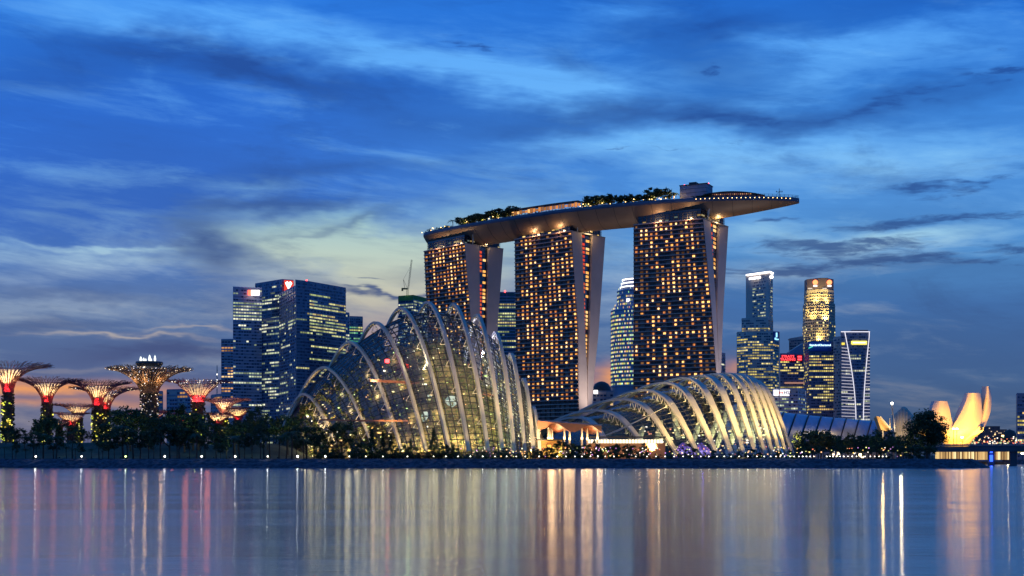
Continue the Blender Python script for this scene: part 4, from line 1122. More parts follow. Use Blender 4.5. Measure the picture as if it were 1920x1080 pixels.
office('grey office block with jade green lit floors behind the tall dome', 1990, [(654, 594), (680, 595)], lit=.35, pal='jade', bands=((594, 606, .0), (610, 625, .8)), wall=MAUVE, seed=7, depth=30)
office('slim brown office tower left of the blue cluster', 1900, [(415, 637), (438, 637)], lit=.35, run=4, pal='warm', bands=((637, 652, 0),), wall=MAUVE, band=BANDL, seed=8, depth=26, bay=4)
office('low mauve block behind the tree towers with one yellow emblem', 1500, [(313, 732), (357, 731)], lit=.12, pal='warm', wall=MAUVE, seed=9, depth=26, dim=.6)
office('narrow low block just right of the tallest tree tower trunk', 1520, [(295, 735), (305, 735)], lit=.06, pal='warm', wall=MAUVE, seed=10, depth=20, dim=.6)
office('low dim slab at the foot of the slim brown tower', 1600, [(396, 742), (416, 740)], lit=.12, pal='warm', wall=MAUVE, seed=11, depth=20, dim=.6)
c = at(407, 862, 1650); c.z = 3.2; t = thing('lattice_mast', 'thin lattice mast with white lamps left of the slim brown tower', 'mast', c)
b = MB(); zt = at(407, 690, 1650).z; b.beam(c + V((-1.2, 0, 0)), c + V((-.2, 0, zt)), .5); b.beam(c + V((1.2, 0, 0)), c + V((.2, 0, zt)), .5)
for k in range(26): b.beam(c + V((-1.1, 0, k * 4.4)), c + V((1.1, 0, k * 4.4 + 4)), .3)
b.build('lattice', STEELW, t); b = MB()
for y in (702, 713, 724): b.box(at(407, y, 1649), (1.3, 1, 1.3))
b.build('mast_lamp', LED, t)
# --- tower under construction and its crane
Hh, hp, hz = office('unfinished block with green netting on top behind the dome', 1900, [(747, 557), (775, 555), (800, 561)], lit=.25, pal='office', wall=mat('raw_concrete', (.12, .12, .12), .9), seed=13, depth=36, bands=((557, 566, 0), (568, 585, .7)), run=1.3)
b = MB(); b.prism([(q.x, q.y - 1) for q in hp] + [(hp[-1].x, hp[-1].y + 30), (hp[0].x, hp[0].y + 30)], hz - 6, hz + 1.6); b.build('green_netting', mat('green_net', (.10, .26, .05), .8, scale=.3), Hh)
lamp('POINT', V((hp[0].x + 14, hp[0].y - 8, hz + 4)), 9000, (.8, 1, .4), Hh, size=1)
c = V((at(764, 556, 1915).x, 1915, hz + 1.6)); t = thing('tower_crane', 'luffing tower crane with raised jib above the green netting', 'crane', c)
b = MB()
def lattice(b, p, q, w, n, th):
    p, q = V(p), V(q); d = (q - p).normalized(); s = d.cross(V((0, 1, 0))).normalized()
    for sg in (-1, 1): b.beam(p + s * sg * w / 2, q + s * sg * w / 2, th)
    for i in range(n): b.beam(p.lerp(q, i / n) + s * w / 2 * (-1) ** i, p.lerp(q, (i + 1) / n) + s * w / 2 * (-1) ** (i + 1), th * .7)
lattice(b, c, c + V((0, 0, 12)), 2.4, 8, .5); b.build('mast', STEELD, t)
b = MB(); lattice(b, c + V((1, 0, 12)), at(772, 487, 1915), 1.6, 22, .45); b.build('jib', STEELD, t)
b = MB(); b.box(c + V((-4, 0, 12.5)), (9, 3, 2.2)); b.box(c + V((-7.5, 0, 11)), (2.5, 3, 3.5)); b.build('counterweight', STEELD, t)
b = MB(); b.beam(c + V((-4, 0, 13)), c + V((-6, 0, 26)), .5); b.beam(c + V((0, 0, 13)), c + V((-6, 0, 26)), .4); b.beam(c + V((-6, 0, 26)), at(771, 497, 1915), .2); b.build('back_mast', STEELD, t)
I_, ip, iz = office('teal office block with yellow green floors seen between the left and middle hotel towers', 1800, [(933, 549), (968, 549)], lit=.7, run=4, pal='green', bands=((549, 567, 0),), wall=mat('teal_glass', (.03, .08, .08), .25, .2), seed=14, depth=36)
b = MB(); b.box(at(947, 546.5, 1800), (1.8, 1.8, 2.6)); b.build('warning_light', REDL, I_)
# --- rounded tower
def rounded():
    D = 1500; k = D / F; c = atz(1196, D, 3.2); T = thing('rounded_tower', 'rounded white banded tower peeping out left of the right hotel tower', 'office tower', c); rr = random.Random(3)
    rad = lambda y: (50 if y > 585 else (50 - (585 - y) * .8 if y > 570 else (38 if y > 546 else 33 - (546 - y) * .28))) * k
    y = 862; prof = []
    prof = [(rad(yy), (HY - yy) * k + CH - 3.2) for yy in range(862, 521, -3)]
    b = MB(); b.lathe(c, prof + [(0, prof[-1][1] + .1)], 48); b.build('wall', GL_BLUE, T, smooth=True)
    bd, wn, wl = MB(), MB(), MB(); yy = 725.0
    while yy > 524:
        r = rad(yy); z = (HY - yy) * k + CH - 3.2
        bd.lathe(c, [(r - .2, z - .7), (r + .9, z - .7), (r + .9, z + .5), (r - .2, z + .5)], 48)
        crown = yy < 546
        for j in range(90):
            a = -PI + PI * j / 90
            if crown: continue
            pr = .75 if yy > 600 else (.4 if yy > 555 else .15)
            if rr.random() < pr and rr.random() < .9:
                cc = c + V(((r + .1) * math.cos(a), (r + .1) * math.sin(a), z + 2.1)); wn.box(cc, (r * PI / 90 * .85, .2, 1.9), a + PI / 2, g=tuple(q * rr.uniform(.5, 1.2) for q in rr.choice(PAL['yellow'] + PAL['office'])))
        yy -= 7.4
    bd.build('floor_band', BANDL, T); wn.build('lit_windows', GLOW, T, kind='stuff')
    for yy in (527, 534, 541):
        r = rad(yy); z = (HY - yy) * k + CH - 3.2; b = MB(); b.lathe(c, [(r + 1, z), (r + 1.2, z + 1.3)], 48); b.build('crown_light', LED, T)
    p = at(1179, 563, D - rad(563) + 3); b = MB(); b.box(p, (5.5, .6, 3.6)); b.build('white_sign_panel', WHITEL, T)
rounded()
Mm, mp, mz = office('dark domed hall with one bright floodlight between middle and right hotel towers', 1250, [(1112, 735), (1150, 735)], lit=.25, pal='warm', wall=MAUVE, seed=15, depth=26, cat='hall', name='dark_hall')
b = MB(); cc = V((atz(1128, 1262, 0).x, 1262, mz)); b.lathe(cc, [(9.5, 0), (9, 5), (6.5, 8.5), (3, 10.5), (0, 11)], 24); b.build('dome', STEELD, Mm, smooth=True)
b = MB(); b.box(at(1117, 735, 1244), (4, 1, 3.6)); b.build('floodlight', WHITEL, Mm)
office('thin distant block right beside the right hotel tower wall', 1900, [(1351, 662), (1360, 664)], lit=.2, wall=MAUVE, seed=16, depth=20)
# --- right cluster
K1, kp, kz = office('slim grey tower with a glowing white roof edge and illegible white sign', 2150, [(1399, 517), (1443, 511), (1449, 514)], lit=.0, run=2, wall=GREYW, band=GREYW, pal='office', bands=((536, 600, .34),), seed=17, depth=26, bay=2.6, fh=5, floors_frac=.5, dim=.8, ledge=.2, xr=(.28, .82), fins=False)
b = MB()
for a, q in zip(kp, kp[1:]): b.beam(a + V((0, -1.5, kz + .8)), q + V((0, -1.5, kz + .8)), 2.2, 2.4)
b.build('roof_edge_light', LED, K1)
an = math.atan2(kp[1].y - kp[0].y, kp[1].x - kp[0].x)
b = MB(); p = at(1418, 521, (kp[0].y + kp[1].y) / 2 - 2)
for dx_, w, h in ((-9, 6, 3.4), (-3, 8, 3.8), (3.5, 7, 4.2), (9, 6, 4.0)): b.box(p + V((dx_, -dx_ * .25 if an < 0 else dx_ * .1, dx_ * .12)), (w, .6, h), an)
b.build('white_sign_panel', LED, K1)
b = MB(); p = at(1446.5, 519, kp[1].y - 3); b.tube([p, p + V((.1, -.6, 0))], 3.2, 10); b.build('round_sign_panel', LED, K1)
office('grey stepped tower base beneath the slim tower with the white roof edge', 2100, [(1391, 598), (1440, 597), (1449, 600)], lit=.05, wall=GREYW, band=GREYW, seed=18, depth=30, bands=((598, 612, 0), (615, 640, .3)), pal='yellow', bay=3, dim=.7)
K2, kp2, kz2 = office('wide grey office block with yellow windows and a blue corner sign', 2050, [(1382, 624), (1402, 622), (1449, 622), (1461, 625)], lit=.45, run=3, pal='yellow', wall=GREYW, band=GREYW, seed=19, depth=30, bands=((622, 628, 0),), bay=3.4, dim=.85)
p = at(1454.5, 631, kp2[2].y - 3); panel(K2, 'blue_sign_panel', p, 9, 15, mat('blue_sign_board', (.01, .03, .2), .5))
b = MB(); fm = emis('pale_blue_sign', (.3, .75, 1), 1.8)
p = p + V((0, -3, 0)); b.box(p + V((.8, 0, 2.2)), (2.2, .5, 7)); b.box(p + V((-1.0, 0, -3.6)), (2.4, .5, 3)); b.box(p + V((2.2, 0, -4.8)), (5, .5, 1.8)); b.build('sign_figure', fm, K2)
K3, k3p, k3z = office('plain brown block with a rounded top behind the red lettered building', 2100, [(1480, 636), (1506, 634)], lit=0, wall=MAUVE, band=MAUVE, seed=20, depth=26, fins=False)
b = MB(); q0, q1 = k3p[0], k3p[-1]; b.prism([(q0.x + 2, q0.y), (q1.x, q1.y), (q1.x, q1.y + 20), (q0.x + 2, q0.y + 20)], k3z, k3z + 4, top=[k3z + 1.6, k3z + 3.4, k3z + 3.4, k3z + 1.6]); b.build('sloped_cap', MAUVE, K3)
K4, k4p, k4z = office('dark office block with a red STRAITS TRADING sign along its top', 1950, [(1463, 664), (1507, 664)], lit=.4, run=3, pal='yellow', wall=GL_DEEP, seed=21, depth=28, bands=((664, 678, 0), (680, 684, .3), (716, 722, 0)), bay=2.6)
rs = emis('red_neon', (1, .06, .08), 2.6); rb_ = emis('red_neon_dim', (.5, .01, .02), .22)
p = at(1477, 671.5, 1948); panel(K4, 'red_sign_board', p, 19.5, 9.5, rb_, off=.6, t=.4); sign_text(K4, 'STRAITS\nTRADING', p, 5.2, rs, off=1.2, ex=.2)
p = at(1499, 671.5, 1948); panel(K4, 'red_sign_board', p, 8.4, 9.5, rb_, off=.6, t=.4); b = MB(); b.box(p + V((0, -1.2, 2)), (6, .3, 2.6)); b.box(p + V((0, -1.2, -2)), (6, .3, 2.6)); b.build('red_glow_bar', rs, K4)
b = MB(); q0, q1 = k4p[0], k4p[-1]; b.prism([(q0.x + 14, q0.y + 4), (q1.x, q1.y + 4), (q1.x, q1.y + 20), (q0.x + 14, q0.y + 20)], k4z + 1.3, k4z + 18, top=[k4z + 4, k4z + 17, k4z + 17, k4z + 4]); b.build('sloped_roof', GL_BLUE, K4)
b = MB(); b.box(at(1490, 718, 1947), (30, 1, 2.4)); b.build('terrace_light', emis('terrace_glow', (.8, .4, .3), .5), K4)
# floodlit tower of octagonal plan
def octa():
    D = 2200; k = D / F; c = atz(1535.5, D, 3.2); T = thing('octagonal_tower', 'tall cream floodlit octagonal tower with two red lit emblems at its crown', 'office tower', c); rr = random.Random(8)
    zz = lambda y: (HY - y) * k + CH
    def ring(r, rot=PI / 8): return [(c.x + r * math.cos(rot + 2 * PI * j / 8), c.y + r * math.sin(rot + 2 * PI * j / 8)) for j in range(8)]
    tiers = [(862, 604, 28.5), (604, 571, 28), (571, 546, 26), (546, 525, 25.5)]
    for i, (y0, y1, r) in enumerate(tiers):
        b = MB(); b.prism(ring(r * k * 1.06), zz(y0) if i else 3.2, zz(y1)); b.build('wall', CREAM if i < 3 else mat('crown_stone', (.16, .12, .12), .6), T)
        if i == 3: continue
        wn, dk2, bd = MB(), MB(), MB(); y = y0 - 2 if i else 720
        while y > y1 + 2:
            rg = ring(r * k * 1.06)
            for j in range(3, 8):
                a, q = V((*rg[j], 0)), V((*rg[(j + 1) % 8], 0)); d = (q - a); L = d.length; d.normalize(); n = V((d.y, -d.x, 0)); an = math.atan2(d.y, d.x); nb = 6
                if n.y > .3: continue
                for m in range(nb):
                    cc = a + d * L * (m + .5) / nb + n * .1; cc.z = zz(y)
                    if rr.random() < (.22 if y > 604 else .05): wn.box(cc, (L / nb * .55, .3, 2.2), an, g=rr.choice(PAL['yellow']))
                    else: dk2.box(cc, (L / nb * .5, .3, 2.4), an)
                bd.beam(a + n * .3 + V((0, 0, zz(y) - 2.3)), q + n * .3 + V((0, 0, zz(y) - 2.3)), .5, 1.2, side=n, caps=False)
            y -= 5.6
        dk2.build('dark_windows', DGLASS, T, kind='stuff'); bd.build('floor_bands', CREAM, T, kind='stuff')
        if wn.f: wn.build('lit_windows', GLOW, T, kind='stuff')
    for (px, y, pw) in ((1521, 602, 60000), (1549, 602, 60000), (1530, 570, 45000), (1553, 570, 45000), (1514, 571, 20000), (1536, 640, 30000)):
        lamp('SPOT', at(px, y, D - 30 * k - 4), pw * 2, (1, .74, .22), T, target=at(px, y - 30, D - 24 * k), size=1, angle=120, blend=1, name='crown_floodlight')
    lamp('SPOT', at(1500, 690, D - 90), 900000, (1, .72, .3), T, target=at(1536, 600, D), size=4, angle=90, blend=1, name='facade_fill')  # added spot hung in mid-air, turns the whole facade more golden
    for px in (1528.5, 1555):
        p = at(px, 529.5, D - 26 * k); b = MB(); b.tube([p, p + V((0, -1, 0))], 4.2, 12); b.build('red_emblem', emis('emblem_red', (1, .22, .08), 3.2), T)
        b = MB(); b.box(p + V((0, -1, -6)), (6, 1, 2.6)); b.build('white_sign_panel', WHITEL, T)
    b = MB(); b.box(c + V((6, 0, zz(523.5) - 3.2)), (16, 10, 3)); b.build('roof_plant', STEELD, T)
    for px in (1519, 1546): b = MB(); b.box(at(px, 541, D - 25 * k), (7, 1, 2)); b.build('lit_strip', emis('strip_glow', (1, .8, .6), .9), T)
octa()
K6, k6p, k6z = office('dark blue office block with glowing blue white StandardChartered sign', 1900, [(1509, 646), (1517, 641.5), (1563, 641.5)], lit=.5, run=4, pal='yellow', wall=GL_DEEP, seed=22, depth=30, bands=((640, 656, 0), (657, 666, .15), (668, 690, .9), (750, 765, .1)), faces=(.5, 1), bay=2.7)
D6 = k6p[1].y; p = at(1536, 648, D6 - 2)
panel(K6, 'sign_board', at(1537, 650, D6), 33, 13.5, mat('blue_sign_field', (.01, .06, .32), .5), off=1.3)
sw = emis('sign_white_blue', (.55, .85, 1), 2.4); sign_text(K6, 'StandardChartered', p + V((1, 0, .5)), 3.9, sw, off=1.6, ex=.25)
b = MB(); q = p + V((-12.5, -2, -2.8)); b.beam(q + V((-3, 0, -1)), q + V((3, 0, 1.4)), 1.4, .8); b.build('sign_swoosh', emis('swoosh_green', (.1, .8, .5), 1.6), K6)
office('plain mauve slab tower left of the white lined tower', 1850, [(1563, 634), (1577, 632)], lit=0, wall=MAUVE, band=MAUVE, seed=23, depth=26, fins=False)
def lined():
    D = 1800; T, pts, Z = office('office tower outlined with white light lines and a yellow lit sign', D, [(1577, 622), (1631, 622)], lit=.35, run=3, pal='office', wall=GL_DEEP, seed=24, depth=34, bands=((622, 642, 0), (643, 660, .1)), bay=3.0, dim=.7)
    k = D / F; b = MB(); y0 = D - 1.6
    lc = lambda y: 1584 + 21 * math.sin(min(1, (y - 622) / 170) * PI / 2)
    rc = lambda y: 1630 - 11 * math.sin(min(1, (y - 630) / 160) * PI / 2) if y > 630 else 1630
    LL = [at(lc(y), y, y0) for y in range(622, 792, 6)]; RL = [at(rc(y), y, y0) for y in range(622, 792, 6)]
    for Q in (LL, RL):
        for a, q in zip(Q, Q[1:]): b.beam(a, q, .8)
    b.beam(at(1577, 622, y0), at(1631, 622, y0), 1.0); b.build('white_light_line', emis('line_led', (.9, .88, 1), 1.2), T)
    b = MB(); y = 652
    while y < 790:
        b.beam(at(1578, y, y0), at(lc(y), y + 1.2, y0 - 1.5), .75); b.beam(at(rc(y) + 1, y, y0), at(1631, y, y0), .7); y += 6.1
    b.build('light_ledges', emis('ledge_led', (.75, .72, .85), .8), T, kind='stuff')
    b = MB(); b.box(at(1611, 642.5, y0 - .6), (21, .8, 4.6)); b.build('yellow_sign_panel', emis('yellow_sign', (1, .82, .12), 2.2), T)
    b = MB(); b.box(at(1611, 642.5, y0 - 1.2), (17, .4, 1.2)); b.build('sign_bar', emis('yellow_sign_bar', (1, .95, .6), 3), T)
    b = MB(); b.box(at(1581, 644.5, y0 - .6), (4, .8, 3)); b.build('small_yellow_sign', emis('yellow_sign_small', (1, .75, .1), 1.3), T)
    b = MB(); b.box(at(1611, 620, D + 10) + V((0, 0, 0)), (22, 10, 1)); b.build('roof_rail', STEELD, T)
lined()
K9, k9p, k9z = office('low block with a wide glowing white wraparound HSBC sign', 1450, [(1449, 731), (1496, 730), (1511, 733)], lit=.5, run=2, pal='office', wall=GREYW, band=BANDL, seed=25, depth=24, bands=((731, 745, 0),), bay=2.4, fh=3.6)
Dm = (k9p[0].y + k9p[1].y) / 2 - 1.2
panel(K9, 'white_sign_band', at(1473, 736.5, Dm), 27, 6.6, emis('white_band', (.95, .9, 1), 1.5), off=.6, t=.4); panel(K9, 'white_sign_band', at(1504, 738, k9p[2].y - 3), 8.5, 6.0, emis('white_band_side', (.95, .9, 1), 1.2), .5, off=.6, t=.4)
gt = mat('sign_grey_letter', (.05, .045, .05), .6); sign_text(K9, 'HSBC', at(1480, 736.5, Dm), 5.2, gt, off=1.1)
b = MB(); q = at(1464, 736.5, Dm) + V((0, -1.2, 0)); hw, hh = 2.6, 1.6
b.face([q + V((-hw, 0, 0)), q + V((-hw * .5, 0, -hh)), q + V((0, 0, 0)), q + V((-hw * .5, 0, hh))]); b.face([q + V((hw, 0, 0)), q + V((hw * .5, 0, hh)), q + V((0, 0, 0)), q + V((hw * .5, 0, -hh))])
b.build('hexagon_emblem', emis('emblem_rose', (1, .25, .2), 1.3), K9)
c = atz(1461, 1440, 3.2); t = thing('thin_mast', 'thin pale mast rising beside the wide block with yellow windows', 'mast', c); b = MB(); b.beam(c, V((c.x, c.y, at(1461, 622, 1440).z)), .9); b.build('pole', STEELW, t)
office('dark office block cut by the right frame edge with yellow floors', 1400, [(1907, 739), (1945, 740)], lit=.4, pal='yellow', wall=GL_DEEP, seed=26, depth=30, run=5)

# ================================================================== SHOPPES ROOF, THEATRE SHELLS
def shoppes():
    Tn = thing('ribbed_hall_roof', 'long blue grey ribbed hall roof behind the trees right of the low dome', 'hall', atz(1545, 940, 3.2))
    mm = mat('zinc_roof', (.24, .29, .40), .32, .45, scale=.15, var=.12); n = 9
    def S(px, j):      # roof strip: crest down to the eave
        f = (px - 1440) / 205; D = 860 + 120 * f; top = (HY - (768 + 21 * f ** .8)) / F * D + CH; a = j / 10 * PI * .5
        skew = 26 * (1 - math.cos(a)) * (1 - .45 * f)
        return atz(px + 12 - skew, D + 24 - 28 * math.sin(a), 10 + (top - 10) * math.cos(a))
    for i in range(n):
        a, q = 1434 + 212 * i / n, 1434 + 212 * (i + 1) / n
        a, q = max(1440.01, a), max(1440.02, q)
        G = [[S(a + (q - a) * (u / 4) * .93 + .5, j) for j in range(11)] for u in range(5)]; b = MB(); b.grid(G); b.grid([[p + V((0, .5, -.9)) for p in r] for r in G]); b.build('roof_panel', mm, Tn, smooth=True)
        b = MB(); pts = [S(q, j) + V((0, -.2, .15)) for j in range(11)]; b.sweep(pts, V((1, 0, 0)), 1.0, 1.0); b.build('roof_rib', STEELD, Tn)
    b = MB(); b.prism([S(1441, 0).xy, S(1441, 10).xy, S(1645, 10).xy, S(1645, 0).xy], 3.2, 9.8); b.build('wall', CONCD, Tn)
    lm = mat('amber_timber_lining', (.62, .42, .16), .55, scale=.2)
    T = thing('timber_canopy', 'small amber lit leaf shaped canopy at the end of the ribbed roof', 'canopy', atz(1656, 950, 3.2)); b = MB()
    P = [(1643, 780), (1652, 782), (1661, 792), (1669, 806), (1660, 808), (1652, 806)]
    fr = [at(px, y, 948) for px, y in P]; bk = [p + V((2, 14, -1)) for p in fr]; b.face(fr); b.face(bk[::-1])
    for j in range(6): b.face([fr[j], fr[(j + 1) % 6], bk[(j + 1) % 6], bk[j]])
    b.build('canopy_shell', lm, T); b = MB(); b.beam(at(1650, 781, 945), at(1671, 806, 945), 1.0); b.build('edge_beam', STEELW, T)
    b = MB(); b.beam(at(1655, 806, 949), atz(1655, 949, 3.2), 1); b.build('post', STEELW, T)
    lamp('POINT', at(1655, 800, 936), 9000, (1, .62, .2), T, size=1)
    T = thing('shell_hall', 'beige ribbed shell roof beside the two slanting masts', 'hall', atz(1697, 960, 3.2)); sm = mat('beige_shell', (.38, .33, .25), .6, scale=.2)
    b = MB(); G = []
    for i in range(21):
        f = i / 20; px = 1676 + 38 * f; row = []
        for j in range(9):
            a = j / 8 * PI / 2; top = 766 + 5 * math.cos(f * PI * 2) + 26 * abs(f - .45) ** 2; z = at(px, top, 960).z
            row.append(atz(px, 972 - 22 * math.sin(a) + 1.2 * math.cos(i * PI / 1.5), 8 + (z - 8) * math.cos(a) ** .8))
        G.append(row)
    b.grid(G); b.grid([[p + V((0, 1, -.8)) for p in r] for r in G]); b.build('shell', sm, T, smooth=True); b = MB(); b.box(atz(1696, 968, 6), (14, 16, 5.6)); b.build('wall', CONCD, T)
    lamp('POINT', at(1690, 800, 935), 9000, (1, .75, .4), T, size=1)
    for px, py, qx, lb in ((1672.5, 757, 1680.5, 'taller slanting pale mast with a lamp at its tip'), (1669, 783, 1671, 'shorter thin mast left of the taller slanting one')):
        c = atz(qx, 935, 3.2); t = thing('slanting_mast', lb, 'mast', c); b = MB(); b.tube([c, at(px, py, 935)], [1.1, .6] if py < 770 else [.5, .35], 8); b.build('pole', STEELW, t)
        if py < 770: b = MB(); b.box(at(px, py - 1, 934), (1.3, 1, 1.3)); b.build('mast_lamp', LAMP, t)
    T = thing('glass_block', 'dark blue glass block between amber canopy and masts', 'building', atz(1661, 985, 3.2)); b = MB(); b.box(atz(1661, 985, 14), (9, 12, 21.6)); b.build('wall', GL_BLUE, T)
shoppes()

# ================================================================== LOTUS SHAPED MUSEUM
def museum():
    D = 1050; T = thing('petal_museum', 'golden floodlit museum of curved upright petals beyond the bridge', 'museum', atz(1795, D + 10, 3.2))
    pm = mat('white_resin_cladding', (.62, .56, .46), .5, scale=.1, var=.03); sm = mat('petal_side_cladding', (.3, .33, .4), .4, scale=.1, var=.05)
    def petal(rows, bulge, name='petal', back=14):
        # rows: (y, x_left, x_right, x_back_left, x_back_right, D shift)
        b = MB(); ns = 8; F_, Bk, Ls, Rs = [], [], [], []
        R2 = []
        for i in range(len(rows) * 3 - 2):
            u = i / 3; R2.append(catmull([list(r) for r in rows], u))
        for (y, xl, xr, bl, brr, ds) in R2:
            fr = []
            for j in range(ns + 1):
                f = j / ns; fr.append(at(xl + (xr - xl) * f, y, D + ds - bulge * math.sin(PI * f)))
            F_.append(fr); Ls.append([at(bl, y, D + ds + back), fr[0]]); Rs.append([fr[-1], at(brr, y, D + ds + back)])
            Bk.append([at(brr, y, D + ds + back), at((bl + brr) / 2, y, D + ds + back + 3), at(bl, y, D + ds + back)])
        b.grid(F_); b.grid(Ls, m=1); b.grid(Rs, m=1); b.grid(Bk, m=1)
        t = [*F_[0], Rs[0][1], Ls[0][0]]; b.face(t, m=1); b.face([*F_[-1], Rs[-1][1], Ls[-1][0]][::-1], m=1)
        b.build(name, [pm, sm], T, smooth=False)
    petal([(737, 1815, 1838, 1809, 1836, 4), (750, 1812, 1840, 1804, 1838, 2), (765, 1806, 1841, 1797, 1838, 0), (780, 1798, 1841, 1791, 1836, -3), (795, 1789, 1838, 1786, 1834, -7), (808, 1780, 1832, 1784, 1828, -10), (820, 1776, 1818, 1782, 1814, -8), (829, 1780, 1806, 1784, 1804, -4)], 5)
    petal([(752, 1752, 1776, 1747, 1774, 10), (765, 1748, 1780, 1742, 1777, 6), (780, 1746, 1783, 1740, 1779, 2), (795, 1746, 1787, 1742, 1783, -3), (808, 1752, 1796, 1750, 1790, -8), (820, 1762, 1798, 1764, 1792, -6), (828, 1774, 1798, 1776, 1794, -3)], 5)
    petal([(724.5, 1850, 1855, 1841, 1852, 14), (735, 1849, 1857.5, 1840, 1854, 12), (748, 1847, 1859, 1839, 1855, 9), (762, 1844, 1858.5, 1838, 1854, 6), (775, 1838, 1856.5, 1834, 1851, 3), (788, 1829, 1851.5, 1828, 1846, 0), (800, 1818, 1846.5, 1822, 1842, -4), (812, 1804, 1838, 1810, 1832, -6), (822, 1794, 1824, 1800, 1818, -4)], 2.5)
    petal([(790, 1700, 1716, 1698, 1712, 20), (800, 1706, 1730, 1704, 1724, 14), (812, 1722, 1752, 1722, 1746, 8), (822, 1744, 1772, 1746, 1768, 2)], 3)
    b = MB(); c = atz(1794, D + 6, 3.2); b.lathe(c, [(9, 0), (8.5, 9), (11, 14), (15, 19), (12, 20)], 28); b.build('base_bowl', pm, T, smooth=True)
    # the low petal end with its square window
    b = MB(); p, q = at(1826, 812, D - 14), at(1842, 804, D - 16); G = []
    fr = [at(1816, 816, D - 10), at(1838, 799, D - 14), at(1844, 800, D - 14), at(1844, 808, D - 14), at(1838, 812, D - 14), at(1822, 818, D - 12), at(1806, 829, D - 8)]
    bk = [p + V((0, 16, 0)) for p in fr]; b.face(fr[::-1]); b.face(bk)
    for j in range(len(fr)): b.face([fr[j], fr[(j + 1) % len(fr)], bk[(j + 1) % len(fr)], bk[j]])
    b.build('petal', pm, T); b = MB(); b.box(at(1840, 803.3, D - 14.4), (2.2, .4, 3)); b.build('window', DGLASS, T)
    for (px, py, Dd, pw, tx, ty) in ((1800, 838, D - 62, 230000, 1818, 778), (1770, 838, D - 60, 200000, 1765, 785), (1840, 838, D - 62, 200000, 1850, 770), (1795, 840, D - 45, 60000, 1800, 815), (1830, 836, D - 50, 60000, 1835, 800)):
        lamp('SPOT', at(px, py, Dd), pw * 1.9, (1, .46, .055), T, target=at(tx, ty, D), size=1.5, angle=80, blend=1, name='museum_floodlight')
    b = MB()
    for px, y in ((1788, 804), (1794, 804), (1804, 820)): c = at(px, y, D - 66); b.beam(V((c.x, c.y, 3.2)), c, .35); b.box(c, (1.5, .8, .9), m=1)
    o = b.build('forecourt_lamp', [STEELD, LAMP], T)
museum()

